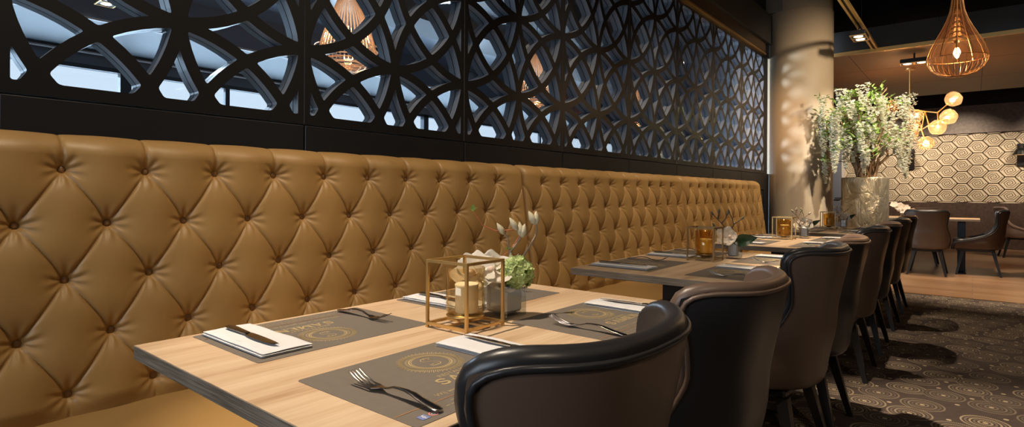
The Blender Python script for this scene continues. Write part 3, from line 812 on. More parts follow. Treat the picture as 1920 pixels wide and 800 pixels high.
def petal_blob(b, c, r, dirv, cup=.3, n=5, asp=.75, rot0=0.):
    """n petals around direction dirv"""
    dirv = Vector(dirv).normalized(); a = Vector((0, 0, 1)) if abs(dirv.z) < .9 else Vector((1, 0, 0)); u = (a - dirv * a.dot(dirv)).normalized(); w = dirv.cross(u)
    for k in range(n):
        an = rot0 + 2 * math.pi * k / n; d1 = u * math.cos(an) + w * math.sin(an); d2 = dirv.cross(d1)
        P = []
        for i in range(6):
            t = i / 5; wd = r * asp * .5 * math.sin(math.pi * min(1, .12 + t * .86)) ** .7 if i < 5 else r * .12
            row = []
            for j in range(5):
                q = (j - 2) / 2
                row.append(tuple(Vector(c) + d1 * (r * t) + d2 * (wd * q) + dirv * (r * cup * t * t + .10 * r * q * q * (1 - t) - .06 * r * math.sin(t * 5 + q * 2))))
            P.append(row)
        b.grid(P)
def leafshape(b, c, d1, d2, n_, L, W, bend=.2):
    P = []
    for i in range(9):
        t = i / 8; wd = W * .5 * math.sin(math.pi * t ** .8) + 1e-4
        P.append([tuple(Vector(c) + Vector(d1) * L * t + Vector(d2) * wd * q + Vector(n_) * (L * bend * math.sin(t * math.pi) * -.5 + W * .12 * abs(q))) for q in (-1, -.5, 0, .5, 1)])
    b.grid(P)
def budshape(b, p, d_, L, r):
    d_ = Vector(d_).normalized(); pts = [Vector(p) + d_ * L * t for t in (0, .12, .3, .5, .7, .88, 1)]
    b.tube(pts, [r * .35, r * .75, r, r * .95, r * .7, r * .35, r * .05], 8)
def vase(x, y, rz, lab, S=.085, Hh=.088):
    e = empty('glass_vase', (x, y, TZt), rz); tag(e, lab, 'vase', 'square glass vases')
    h = S / 2
    MB().use('vase').box(-h, h, -h, h, 0, Hh, .004).obj('glass', e)
    MB().use('vase_fill').box(-h + .008, h - .008, -h + .008, h - .008, .012, Hh - .006, .006).obj('lining', e)
def flowers(x, y, variant, lab):
    e = empty('flower_arrangement', (x, y, TZt + .088)); tag(e, lab, 'flowers', 'flower arrangements on the bench tables')
    rg = random.Random(variant * 5 + 2)
    # orchid petals
    MZ = 1.36
    if variant == 0:
        b = MB().use('petal')
        for c, r_, dv, ro in (((-.035, -.075, .020), .060, (.5, -.8, .9), .5), ((-.005, -.035, .030), .055, (.7, -.6, 1.), .1), ((.010, -.015, .010), .045, (1, -.6, .7), .9), ((-.055, -.045, .035), .050, (.2, -.7, 1.1), .3)): petal_blob(b, c, r_, dv, .35, 5, 1.15, ro)
        b.obj('orchid_blossoms', e, smooth=True)
        b = MB().use('petal_pink'); 
        for c in ((-.037, -.085, .028), (0, -.05, .036)): b.ball(c, .011, 8, (1, 1.2, .8))
        b.obj('orchid_lips', e, smooth=True)
        b = MB().use('green_flower'); c0 = Vector((.030, .012, .022))
        for k in range(150):
            a = rg.random() * 6.283; zz = rg.uniform(-.75, 1); q = math.sqrt(max(0, 1 - zz * zz)); dv = Vector((q * math.cos(a), q * math.sin(a), zz))
            p = c0 + dv * .040; petal_blob(b, p, .0115, dv + Vector((rg.uniform(-.5, .5), rg.uniform(-.5, .5), rg.uniform(-.5, .5))), .25, 4, 1.0, rg.random())
        b.ball(c0, .034, 12)
        b.obj('hydrangea', e, smooth=True)
        br = MB().use('bark'); br.T = Matrix.Diagonal((.85, .85, MZ, 1))
        br.tube([(.015, .010, -.03), (.012, .012, .02), (.010, .013, .055), (.004, .012, .082)], [.0035, .0035, .003, .0028], 6)
        br.tube([(.010, .013, .055), (.022, .022, .066), (.034, .033, .080), (.036, .036, .088)], [.003, .003, .0027, .003], 6)
        br.tube([(.022, .015, -.02), (.032, .030, .035), (.050, .055, .062), (.062, .075, .085), (.064, .080, .100), (.062, .078, .112)], [.0035, .0035, .003, .003, .003, .002], 6)
        br.tube([(.004, .012, .082), (-.004, .003, .092)], .0024, 6)
        br.obj('magnolia_branch', e, smooth=True)
        for p, dv, L, r_ in (((.036, .036, .086), (-.12, .0, 1), .038, .0090), ((.038, .039, .084), (.15, .15, 1), .036, .010), ((.030, .024, .098), (-.45, -.4, 1), .038, .0085), ((.060, .076, .108), (-.35, -.32, 1), .040, .0095), ((.063, .080, .108), (-.05, -.0, 1), .036, .0085), ((-.004, .002, .090), (-.45, -.45, 1), .034, .0080), ((.012, .016, .035), (.1, -.1, 1), .030, .006), ((.022, .026, .030), (.15, .25, 1), .032, .006)):
            bd = MB().use('bud'); budshape(bd, (p[0] * .85, p[1] * .85, p[2] * MZ), dv, L, r_); bd.obj('magnolia_bud', e, smooth=True)
        b = MB().use('redstem'); b.T = Matrix.Diagonal((.85, .85, MZ * .95, 1)); b.tube([(-.02, -.010, .02), (-.012, -.004, .045), (.010, .02, .065), (.028, .040, .090), (.034, .045, .103), (.015, .02, .103), (-.02, -.018, .101), (-.045, -.050, .113), (-.063, -.070, .142)], .0013, 6); b.obj('curled_stem', e, smooth=True)
        b = MB().use('leaf')
        for a_ in (((-.054, -.060, .181), (-.1, 0, .99), (.7, .7, 0), (.7, -.7, 0), .020, .012), ((-.054, -.060, .181), (.5, .45, .75), (.6, -.6, .2), (.7, -.7, 0), .020, .009),
                   ((-.06, -.09, .012), (-.35, -.4, .85), (.8, -.6, 0), (.6, -.7, .2), .040, .018), ((.0, .0, .085), (.75, .65, .1), (.5, -.5, .4), (0, 0, 1), .022, .010)):
            b = MB().use('leaf'); leafshape(b, *a_); b.obj('leaf', e, smooth=True)
    else:
        b = MB().use('petal')
        for k in range(4): petal_blob(b, (rg.uniform(-.04, .02), rg.uniform(-.03, .03), rg.uniform(.0, .028)), .040 + rg.random() * .012, (rg.uniform(-.3, .8), -1, rg.uniform(.1, .9)), .35, 5, 1.1, rg.random())
        b.obj('orchid_blossoms', e, smooth=True)
        MB().use('petal_pink').ball((-.01, -.03, .02), .009, 8).obj('orchid_lips', e, smooth=True)
        dark = variant == 1
        br = MB().use('bark_dark' if dark else 'bark'); 
        sc = 1.0 if dark else .8
        K = [[(-.03, -.01, -.03), (-.035, -.01, .02), (-.02, .0, .050), (-.045, -.02, .085), (-.075, -.045, .125)], [(-.030, -.01, .02), (.005, .01, .075), (.0, .01, .105), (-.012, 0, .135)], [(.005, .01, .080), (.035, .03, .105)], [(-.045, -.02, .085), (-.03, -.01, .105), (-.022, -.005, .125)], [(-.06, -.033, .105), (-.055, -.03, .135)], [(-.035, -.01, .02), (-.06, -.03, .045), (-.072, -.04, .065)]]
        off = Vector((-.01, 0, 0))
        for kk in K:
            pts = [Vector(p) * sc + off for p in kk]; br.tube(pts, [.003] + [.0024] * (len(pts) - 2) + [.0018], 6)
            bd = MB().use('bud_dark' if dark else 'bud'); budshape(bd, pts[-1], (pts[-1] - pts[-2]) + Vector((0, 0, .01)), .024 if dark else .030, .005 if dark else .0078); bd.obj('magnolia_bud', e, smooth=True)
        br.obj('magnolia_branch', e, smooth=True)
        b = MB().use('leaf_dark')
        if dark: leafshape(b, (.0, -.03, -.008), (.78, .60, .22), (-.25, -.1, .95), (.6, -.8, 0), .125, .062, .15)
        else: leafshape(b, (.02, -.0, -.005), (.70, .5, .5), (-.35, -.25, .9), (.6, -.8, 0), .105, .036, .2)
        b.obj('leaf', e, smooth=True)
        if not dark: MB().use('redstem').tube([(-.03, 0, .0), (-.045, -.02, .06), (-.05, -.03, .13)], .001, 6).obj('curled_stem', e)
lan = [(-.932, .968, .01, 'gold', 'amber_pale', 'gold cube lantern on the nearest table'),
       (-1.000, 2.70, .0, 'brass_dark', 'amber', 'dark bronze cube lantern on the second table'),
       (-1.045, 4.36, .03, 'gold', 'amber', 'gold cube lantern on the brightly lit third table'),
       (-1.050, 6.02, .02, 'brass_dark', 'amber', 'thin dark cube lantern on the farthest table')]
for a in lan: lantern(*a)
vs = [(-.940, 1.120, 0), (-.915, 2.86, 0), (-.950, 4.55, 0), (-.955, 6.19, 0)]
vlab = ['square glass vase beside the gold lantern on the nearest table', 'slim glass vase on the second table, behind the bronze lantern', 'glass vase of flowers on the brightly lit third table', 'small glass vase on the farthest table in front of the column']
flab = ['white orchid, pale green hydrangea and magnolia buds on the nearest table', 'dark bare magnolia twigs with white orchid and one dark leaf', 'pale magnolia buds and white orchid with a green leaf, third table', 'thin twigs and white orchid with a green leaf in front of the column']
for k, (x, y, rz) in enumerate(vs):
    vase(x, y, rz, vlab[k], .085 if k == 0 else .062, .088); flowers(x, y, (0, 1, 2, 2)[k], flab[k])

# ------------------------------------------------------------------ chairs
def interp(tab, z):
    for (a, c), (d_, e) in zip(tab[:-1], tab[1:]):
        if z <= d_:
            t = (z - a) / (d_ - a); t = t * t * (3 - 2 * t); return c + (e - c) * t
    return tab[-1][1]
ZB, ZTp = .345, .868
DEP = [(.345, .50), (.43, .505), (.475, .36), (.53, .19), (.60, .112), (.68, .084), (.75, .096), (.82, .116), (.85, .120), (.885, .112)]
WID = [(.345, .225), (.45, .242), (.60, .248), (.75, .256), (.885, .262)]
BKX = [(.345, -.245), (.40, -.262), (.60, -.290), (.885, -.330)]
def shell_path(z, inset, n=15):
    """half path from the middle of the back round to the wing front; local x forward"""
    w = interp(WID, z) - inset; xb = interp(BKX, z) + inset; dep = interp(DEP, z) - inset * .3; rc = .200 - inset * .7
    straight = w - rc; arc = rc * math.pi / 2
    if dep < rc: L = straight + rc * math.acos(max(-1, 1 - dep / rc))
    else: L = straight + arc + (dep - rc)
    pts = []
    for i in range(n):
        s_ = L * i / (n - 1)
        if s_ < straight: x, y = 0, s_
        elif s_ < straight + arc: t = (s_ - straight) / rc; x, y = rc - rc * math.cos(t), straight + rc * math.sin(t)
        else: x, y = rc + s_ - straight - arc, w
        x += .004 * (min(y, w) / w) ** 2
        pts.append((xb + x, y))
    return pts
def chair_meshes():
    n = 15; zs = [ZB + (ZTp - ZB) * i / 26 for i in range(27)]
    def full(z, inset, zoff=0, shrink=0):
        h = shell_path(z, inset, n); return [(x, -y, z + zoff) for x, y in h[::-1]] + [(x, y, z + zoff) for x, y in h[1:]]
    outer = [full(z, 0) for z in zs]; inner = [full(z, .034) for z in zs]
    # the top edge dips a little in the middle and rolls over
    def topdip(rows, k0=20):
        out = []
        for i, row in enumerate(rows):
            f = max(0, (i - k0) / (len(rows) - 1 - k0)); m_ = (len(row) - 1) / 2
            out.append([(x, y, z - f * (.010 * (1 - abs(j - m_) / m_) + .018 * max(0, abs(j - m_) / m_ - .82) / .18)) for j, (x, y, z) in enumerate(row)])
        return out
    outer = topdip(outer); inner = topdip(inner)
    O = {}
    b = MB().use('OUT').grid(outer, flip=True); bot = outer[0]; b.add(bot, [tuple(range(len(bot)))]); O['outer_shell'] = b
    b = MB().use('IN').grid(inner); O['inner_shell'] = b
    # rim: path up the left front edge, across the top, down the right
    mid = lambda p, q, f=.5: tuple(p[k] * (1 - f) + q[k] * f for k in range(3))
    rim = [mid(outer[i][0], inner[i][0]) for i in range(len(zs))]
    rim += [mid(outer[-1][j], inner[-1][j]) for j in range(1, len(outer[-1]) - 1)]
    rim += [mid(outer[i][-1], inner[i][-1]) for i in range(len(zs) - 1, -1, -1)]
    def smooth_path(p, it=2):
        for _ in range(it): p = [p[0]] + [tuple((p[i - 1][k] + 2 * p[i][k] + p[i + 1][k]) / 4 for k in range(3)) for i in range(1, len(p) - 1)] + [p[-1]]
        return p
    O['rim_roll'] = MB().use('IN').tube(smooth_path(rim), .0185, 12)
    pip = [tuple(Vector(outer[i][0]) + Vector((-.004, -.002, 0))) for i in range(len(zs))] + [outer[-1][j] for j in range(1, len(outer[-1]) - 1)] + [tuple(Vector(outer[i][-1]) + Vector((-.004, .002, 0))) for i in range(len(zs) - 1, -1, -1)]
    O['piping'] = MB().use('IN').tube([tuple(Vector(p) + Vector((-.0015, 0, -.004))) for p in smooth_path(pip)], .0055, 6)
    # seat cushion
    b = MB().use('IN'); P = []
    for z, g in ((.36, .93), (.385, .985), (.43, 1.), (.465, .985), (.485, .93), (.490, .6), (.491, .02)):
        row = []
        for k in range(28):
            a = 2 * math.pi * k / 28; ca, sa = math.cos(a), math.sin(a); e_ = .38 if ca > 0 else .85
            row.append((.035 + .232 * g * math.copysign(abs(ca) ** e_, ca), .212 * g * math.copysign(abs(sa) ** e_, sa), z))
        P.append(row)
    b.grid(P, closev=True, flip=True); b.add(P[0], [tuple(range(28))[::-1]]); O['seat'] = b
    b = MB().use('leg').box(-.175, .225, -.165, .165, .318, .350, .008); O['base_frame'] = b
    legs = []
    for sx in (-1, 1):
        for sy in (-1, 1):
            P = []
            for z, t, f in ((.32, .021, 0), (.16, .0165, .5), (0.0, .0115, 1)):
                cx = sx * (.160 + .065 * f) + (-.012 * f if sx < 0 else 0); cy = sy * (.140 + .068 * f)
                P.append([(cx + a * t, cy + c * t, z) for a, c in ((-1, -1), (1, -1), (1, 1), (-1, 1))])
            legs.append(MB().use('leg').grid(P, closev=True, flip=False).add(P[0], [(0, 1, 2, 3)]).add(P[-1], [(3, 2, 1, 0)]))
    return O, legs
def make_chair(out, inn):
    M['OUT'] = M[out]; M['IN'] = M[inn]
    O, legs = chair_meshes(); e = empty('wingback_chair')
    for k, b in O.items():
        o = b.obj(k, e, smooth=(k != 'base_frame'), fixn=True)
        if k in ('outer_shell', 'inner_shell'):
            md = o.modifiers.new('s', 'SUBSURF'); md.levels = 1; md.render_levels = 1
            md.boundary_smooth = 'PRESERVE_CORNERS'
    for b in legs: b.obj('leg', e, fixn=True)
    return e
CA = make_chair('brown', 'black'); CB = make_chair('black', 'brown'); used = set()
def put_chair(kind, x, y, rz, lab, grp=None):
    src = CA if kind == 'A' else CB
    if kind in used: e = copy_tree(src)
    else: e = src; used.add(kind)
    e.location = (x, y, 0); e.rotation_euler = (0, 0, rz); tag(e, lab, 'chair', grp); return e
PI = math.pi
row = [('A', -.663, .735, PI + R(-2), 'brown-backed wing chair in the foreground, cut off at the bottom'),
       ('B', -.668, 1.375, PI + R(-2), 'black-backed chair with brown rim at the far end of the nearest table'),
       ('A', -.690, 2.400, PI + R(-4), 'brown-backed chair with black rim at the near end of the second table'),
       ('B', -.690, 2.940, PI, 'black-backed wing chair at the far end of the second table'),
       ('A', -.705, 3.960, PI, 'brown-backed chair, fifth along the aisle, at the third table'),
       ('B', -.710, 4.690, PI, 'black-backed chair, sixth along the aisle, at the third table'),
       ('A', -.715, 5.540, PI, 'brown-backed chair, seventh along the aisle, at the farthest table'),
       ('B', -.725, 6.380, PI, 'black-backed chair at the far end of the aisle row')]
for k, x, y, rz, lab in row: put_chair(k, x, y, rz, lab, 'wing chairs along the aisle')
# far dining group
def far_table(x, y, rz, lab):
    e = empty('dining_table', (x, y, 0), rz); tag(e, lab, 'table', 'tables in the back room'); table_parts(e); return e
far_table(-1.09, 10.52, -PI / 2, 'oak table in the back room among the brown chairs')
put_chair('A', -.475, 9.56, PI / 2, 'brown chair seen squarely from behind, in the back room', 'chairs in the back room')
put_chair('A', .055, 9.96, PI, 'brown chair in side view, facing left, back room', 'chairs in the back room')
put_chair('B', -.62, 10.85, -PI / 2, 'chair beyond the back room table, facing the camera', 'chairs in the back room')
put_chair('B', -1.28, 10.25, 0, 'chair at the left of the back room table, beside the planter', 'chairs in the back room')
M['lightbrown'] = leather('light_brown_leather', (.30, .22, .18), .35)
CC = make_chair('lightbrown', 'lightbrown'); CC.location = (.62, 13.15, 0); CC.rotation_euler = (0, 0, R(8)); tag(CC, 'pale brown glossy chair at the right edge, back room', 'chair')
far_table(.95, 12.75, 0, 'table at the right edge, behind the pale brown chair')

# ------------------------------------------------------------------ planter and wisteria
px, py = -.965, 7.62
b = MB().use('pot').lathe([(.0, 0), (.220, 0), (.226, .02), (.233, .4), (.235, 1.255), (.231, 1.270), (.216, 1.270), (.214, 1.19), (.0, 1.19)], 64)
o = b.obj('planter', loc=(px, py, 0), smooth=True); tag(o, 'tall hammered silver-gold cylinder planter holding the wisteria', 'planter')
e = empty('wisteria_tree', (px, py, 1.19)); e.scale = (.97, .97, .99); tag(e, 'white-flowering wisteria tree with twisted stems in the tall planter', 'potted tree')
b = MB().use('moss').lathe([(0, .085), (.12, .080), (.19, .062), (.206, .045)], 24)
for k in range(60):
    a = rnd.random() * 6.28; q = rnd.random() * .18; b.ball((q * math.cos(a), q * math.sin(a), .065), .018 + .02 * rnd.random(), 6, (1, 1, .6))
b.obj('moss', e, smooth=True)
br = MB().use('trunk'); tips = []
vr = Vector((rgt.x, rgt.y, 0))
def wpath(p, tgt, n=7, wob=.05):
    p = Vector(p); tgt = Vector(tgt); out = []
    for i in range(n):
        t = i / (n - 1); q = p.lerp(tgt, t) + Vector((rnd.uniform(-1, 1), rnd.uniform(-1, 1), rnd.uniform(-.4, .4))) * wob * math.sin(math.pi * t)
        out.append(q)
    return out
crown = []
for k in range(16):
    a = k * 2.4; q = .05 + .05 * rnd.random(); s_ = Vector((q * math.cos(a), q * math.sin(a), .04))
    h = rnd.uniform(.55, 1.0); rr_ = rnd.uniform(.12, .40); t_ = Vector((rr_ * math.cos(a + .5), rr_ * math.sin(a + .5), h))
    p = wpath(s_, t_, 8, .07); br.tube(p, [.017 - .0013 * i for i in range(8)], 6)
    for m_ in range(4):
        s2 = p[rnd.randint(3, 7)]; a2 = rnd.random() * 6.28; t2 = s2 + Vector((math.cos(a2) * rnd.uniform(.08, .28), math.sin(a2) * rnd.uniform(.08, .28), rnd.uniform(-.02, .28)))
        l2 = math.hypot(t2.x, t2.y)
        if l2 > .52: t2.x *= .52 / l2; t2.y *= .52 / l2
        t2.z = min(t2.z, 1.12)
        br.tube(wpath(s2, t2, 5, .03), [.0075, .006, .005, .004, .003], 5); crown.append(t2)
    crown.append(p[-1])
crown = [c - vr * .13 for c in crown]
# one long branch reaching towards the column
lb = -vr * .52 - Vector((fwd.x, fwd.y, 0)) * .35 + Vector((0, 0, .80)); br.tube(wpath(Vector((0, 0, .7)), lb, 7, .04), [.008, .007, .006, .005, .004, .003, .003], 5); crown.append(lb)
br.obj('stems', e, smooth=True)
lf = MB().use('leaf')
for c in crown:
    for k in range(9):
        d1 = Vector((rnd.uniform(-1, 1), rnd.uniform(-1, 1), rnd.uniform(-.5, .8))).normalized(); up_ = Vector((rnd.uniform(-.4, .4), rnd.uniform(-.4, .4), 1)); d2 = d1.cross(up_).normalized(); nn = d2.cross(d1)
        L = rnd.uniform(.06, .105); c2 = c + Vector((rnd.uniform(-1, 1), rnd.uniform(-1, 1), rnd.uniform(-.8, .6))) * .07; W_ = L * .42
        lf.add([tuple(c2), tuple(c2 + d1 * L * .5 + d2 * W_ * .5 + nn * .006), tuple(c2 + d1 * L), tuple(c2 + d1 * L * .5 - d2 * W_ * .5 + nn * .006), tuple(c2 + d1 * L * .5 - nn * .004)], [(0, 4, 1), (1, 4, 2), (2, 4, 3), (3, 4, 0)])
lf.obj('foliage', e)
bl = MB().use('blossom')
def raceme(c, L, r0):
    n = int(L * 400)
    for k in range(n):
        t = (k + .5) / n; q = r0 * (1 - t) ** .6 * (.45 + .55 * rnd.random()); a = rnd.random() * 6.28
        p = Vector(c) + Vector((q * math.cos(a), q * math.sin(a), -L * t)); s_ = rnd.uniform(.014, .024)
        # a small two petal flower
        for z_ in range(2):
            d1 = Vector((math.cos(a + z_ * 1.6), math.sin(a + z_ * 1.6), rnd.uniform(-.5, .7))).normalized(); d2 = Vector((-d1.y, d1.x, rnd.uniform(-.3, .3))).normalized(); n2 = d1.cross(d2)
            bl.add([tuple(p - d1 * s_ * .3), tuple(p + d2 * s_ * .75 + n2 * s_ * .3), tuple(p + d1 * s_), tuple(p - d2 * s_ * .75 + n2 * s_ * .3), tuple(p + n2 * -.3 * s_ + d1 * s_ * .3)], [(0, 4, 1), (1, 4, 2), (2, 4, 3), (3, 4, 0)])
rnd2 = random.Random(3)
for c in crown:
    if rnd2.random() < .72: raceme(c + Vector((0, 0, .03)), rnd.uniform(.12, .30), rnd.uniform(.040, .06))
fv = Vector((-fwd.x, -fwd.y, 0))
for (su, sf, z, L, r0) in ((-.54, .35, .82, .34, .05), (-.40, .2, 1.08, .22, .07), (-.22, .3, 1.12, .30, .07), (.05, .35, .80, .42, .09), (.16, .35, .68, .38, .09), (.42, .1, .62, .55, .08), (.44, .1, 1.05, .60, .09), (.40, .2, .80, .4, .09), (-.20, .3, .52, .40, .06), (-.42, .1, .55, .42, .06), (.22, .3, .98, .25, .07), (0, .3, .98, .2, .06), (-.1, .3, .86, .18, .08), (.33, .2, .55, .42, .08)):
    raceme(vr * su + fv * sf + Vector((0, 0, z)), L, r0)
bl.obj('blossoms', e)

# ------------------------------------------------------------------ wire pendant
def wire_pendant(loc, S, top_z, lab, grp, bulb=True, name='wire_pendant', core='copper'):
    """S: widest diameter; origin at the bottom of the cage"""
    e = empty(name, loc); tag(e, lab, 'pendant lamp', grp)
    prof = [(.02, 0.0), (.16, .012), (.30, .06), (.42, .16), (.49, .29), (.50, .37), (.485, .46), (.43, .62), (.34, .80), (.25, .98), (.175, 1.15), (.12, 1.33), (.095, 1.5), (.085, 1.66)]
    P = [(r_ * S, z * S) for r_, z in prof]
    def at(z):
        for (r0, a), (r1, c) in zip(P[:-1], P[1:]):
            if z <= c: t = (z - a) / (c - a); return r0 + (r1 - r0) * t
        return P[-1][0]
    b = MB().use(core)
    n = 30
    for k in range(n):
        a = 2 * PI * k / n; zmax = 5 if k % 1 == 0 else 99
        pts = [(r_ * math.cos(a), r_ * math.sin(a), z) for r_, z in P[:6]]; b.tube(pts, .0029, 5, caps=False)
    for k in range(12):
        a = 2 * PI * k / 12; b.tube([(r_ * math.cos(a), r_ * math.sin(a), z) for r_, z in P[5:]], .0029, 5, caps=False)
    b.obj('ribs', e)
    b = MB().use(core); z = P[5][1]
    while z < P[-1][1]:
        r_ = at(z); b.tube([(r_ * math.cos(2 * PI * k / 28), r_ * math.sin(2 * PI * k / 28), z) for k in range(28)], .0011, 4, closed=True); z += .0075 * (S / .4)
    b.obj('wound_wire', e)
    b = MB().use(core)
    for r_, z in (P[5], P[-1], (P[0][0] + .004, P[0][1])): MB().use(core).tube([(r_ * math.cos(2 * PI * k / 32), r_ * math.sin(2 * PI * k / 32), z) for k in range(32)], .0035, 6, closed=True).obj('hoop', e)
    MB().use('blackmetal').tube([(0, 0, P[-1][1]), (0, 0, top_z - loc[2])], .003, 6).obj('cord', e)
    MB().use('gold').lathe([(.0, .0), (.02, 0), (.022, .06), (.006, .07), (0, .07)], 12, (0, 0, .40 * S + .075)).obj('lamp_holder', e, smooth=True)
    MB().use('bulb').lathe([(.0, -.035), (.010, -.025), (.026, .010), (.022, .032), (.012, .055), (.0, .058)], 12, (0, 0, .40 * S + .02)).obj('bulb', e, smooth=True)
    L = bpy.data.objects.new('bulb_light', bpy.data.lights.new('bulb_light', 'POINT')); COL.objects.link(L); L.parent = e; L.location = (0, 0, .40 * S - .03)
    L.data.energy = 7; L.data.color = (1, .6, .28); L.data.shadow_soft_size = .03
    return e
wire_pendant((-.107, 6.0, 2.060), .415, HC, 'copper wire teardrop pendant hanging over the aisle', None)
# glass-rod pendants in the room behind the screen
def rod_pendant(loc, S, lab):
    e = empty('glass_rod_pendant', loc); tag(e, lab, 'pendant lamp', 'teardrop glass pendants behind the screen')
    prof = [(.03, 0.0), (.18, .02), (.32, .08), (.43, .19), (.49, .32), (.50, .42), (.47, .56), (.40, .78), (.30, 1.02), (.20, 1.28), (.12, 1.5)]
    P = [(r_ * S, z * S) for r_, z in prof]
    b = MB().use('crystal')
    for k in range(40):
        a = 2 * PI * k / 40; b.tube([(r_ * math.cos(a), r_ * math.sin(a), z) for r_, z in P[4:]], .0055, 5, caps=False)
    b.obj('glass_rods', e)
    b = MB().use('crystal')
    for r_, z in P[:5]:
        for dz in (0, .022, .044):
            rr_ = r_ + dz * .9; b.tube([(rr_ * math.cos(2 * PI * k / 32), rr_ * math.sin(2 * PI * k / 32), z + dz) for k in range(32)], .0045, 5, closed=True)
    b.obj('glass_rings', e)
    MB().use('blackmetal').tube([(0, 0, P[-1][1]), (0, 0, 2.95 - loc[2])], .003, 6).obj('cord', e)
    MB().use('bulb').ball((0, 0, .62 * S), .035, 10, (1, 1, 1.3)).obj('bulb', e, smooth=True)
    L = bpy.data.objects.new('bulb_light', bpy.data.lights.new('bulb_light', 'POINT')); COL.objects.link(L); L.parent = e; L.location = (0, 0, .62 * S)
    L.data.energy = 16; L.data.color = (1, .62, .34); L.data.shadow_soft_size = .05; 
rp = ['largest glass pendant seen through the second screen panel', 'middle glass pendant seen through the third screen panel', 'small glass pendant seen through the fifth screen panel', 'farthest glass pendant, a glint through the last panels']
for k in range(4): rod_pendant((-3.5, 2.40 + 2.28 * k, 1.94), .385, rp[k])
# ------------------------------------------------------------------ globe chandelier
C0 = Vector((-.722, 10.1, 2.93))
e = empty('globe_chandelier', C0); tag(e, 'branching brass chandelier with amber glass globes, back room', 'chandelier')
MB().use('gold').lathe([(0, 0), (.065, 0), (.065, -.022), (0, -.022)][::-1], 24).obj('ceiling_rose', e)
MB().use('gold').tube([(0, 0, -.02), (0, 0, -.575)], .0095, 8).lathe([(.012, -.56), (.018, -.60), (.010, -.63)], 10).obj('rod', e, smooth=True)
def W(u, v, y):   # place a globe where the photograph shows it, at real depth y
    x_ = (u - 960); y_ = (v - 362.37); a = math.cos(rho) * x_ + math.sin(rho) * y_; bb_ = -math.sin(rho) * x_ + math.cos(rho) * y_
    d_ = Vector((-math.sin(PSI) + a / 1057.15 * math.cos(PSI), math.cos(PSI) + a / 1057.15 * math.sin(PSI), -bb_ / 1057.15)); d_ *= y / d_.y
    return Vector((d_.x, d_.y, d_.z + CAMZ)) - C0
J0 = Vector((0, 0, -.60)); J1 = W(1758, 211, 10.0); J2 = W(1759, 229, 9.9); J3 = W(1734, 208, 10.1); J4 = W(1742, 234, 10.05); J5 = W(1728, 243, 10.1); J6 = W(1690, 206, 10.25)
b = MB().use('gold')
for p, q in ((J0, J1), (J1, J2), (J3, J4), (J4, J2), (J4, J5), (J3, J5), (J0, J6)): b.tube([p, p.lerp(q, .5), q], [.011, .0075, .011], 8)
globes = [((1787, 186), 9.8, J1), ((1778, 219), 9.7, J2), ((1758, 238), 9.75, J2), ((1736, 268), 10.0, J5), ((1716, 217), 10.0, J3), ((1714, 238), 10.25, J5), ((1707, 252), 10.15, J5), ((1672, 200), 10.4, J6)]
for (uv, y, j) in globes:
    g = W(uv[0], uv[1], y); b.tube([j, j.lerp(g, .5), g.lerp(j, .35)], [.010, .0075, .010], 8)
b.obj('branch', e, smooth=True)
for (uv, y, j) in globes:
    g = W(uv[0], uv[1], y); d_ = (g - j).normalized()
    rot = d_.to_track_quat('Z', 'Y').to_matrix().to_4x4()
    gb = MB().use('globe'); gb.T = Matrix.Translation(g) @ rot
    P = []
    for i in range(13):
        a = .18 + (PI - .18) * i / 12; rr_ = .104 * (1 + .05 * math.cos(3 * a))
        P.append([((rr_ + .004 * math.sin(5 * k * 2 * PI / 20 + i)) * math.sin(a) * math.cos(2 * PI * k / 20), (rr_ + .004 * math.sin(5 * k * 2 * PI / 20 + i)) * math.sin(a) * math.sin(2 * PI * k / 20), -rr_ * .92 * math.cos(a)) for k in range(20)])
    gb.grid(P, closev=True); go = gb.obj('glass_globe', e, smooth=True)
    bb2 = MB().use('bulb'); bb2.T = Matrix.Translation(g - d_ * .015) @ rot; bb2.lathe([(0, -.035), (.012, -.028), (.017, 0), (.014, .02), (0, .03)], 10); bb2.obj('bulb', go, smooth=True)
    L = bpy.data.objects.new('bulb_light', bpy.data.lights.new('bulb_light', 'POINT')); COL.objects.link(L); L.parent = e; L.location = g; L.data.energy = 5.5; L.data.color = (1, .66, .38); L.data.shadow_soft_size = .03
# ------------------------------------------------------------------ wall sconces
for k, (x, z, lab) in enumerate(((-1.065, 1.855, 'black wall lamp beside the planter tree, on the patterned wallpaper'), (.762, 1.885, 'black wall lamp at the right edge, on the patterned wallpaper'))):
    e = empty('wall_sconce', (x, YF, z)); tag(e, lab, 'wall lamp', 'black wall lamps on the wallpaper')
    MB().use('blackmetal').box(-.085, .085, -.035, .0095, -.22, .22, .004).obj('back_plate', e)
    b = MB().use('blackmetal').lathe([(.06, .16), (.062, .10), (.10, .05), (.135, -.03), (.131, -.03), (.055, .10), (.05, .15)], 24, (-.03, -.16, .02), cap=False).lathe([(0, .16), (.06, .16)], 24, (-.03, -.16, .02)); b.obj('lamp_shade', e, smooth=False)
    MB().use('sconce_in').lathe([(0.0, 0), (.128, 0)], 24, (-.03, -.16, -.004), cap=False).obj('glowing_underside', e)
    MB().use('blackmetal').tube([(-.03, -.10, .14), (0, -.03, .14)], .014, 8).obj('arm', e)
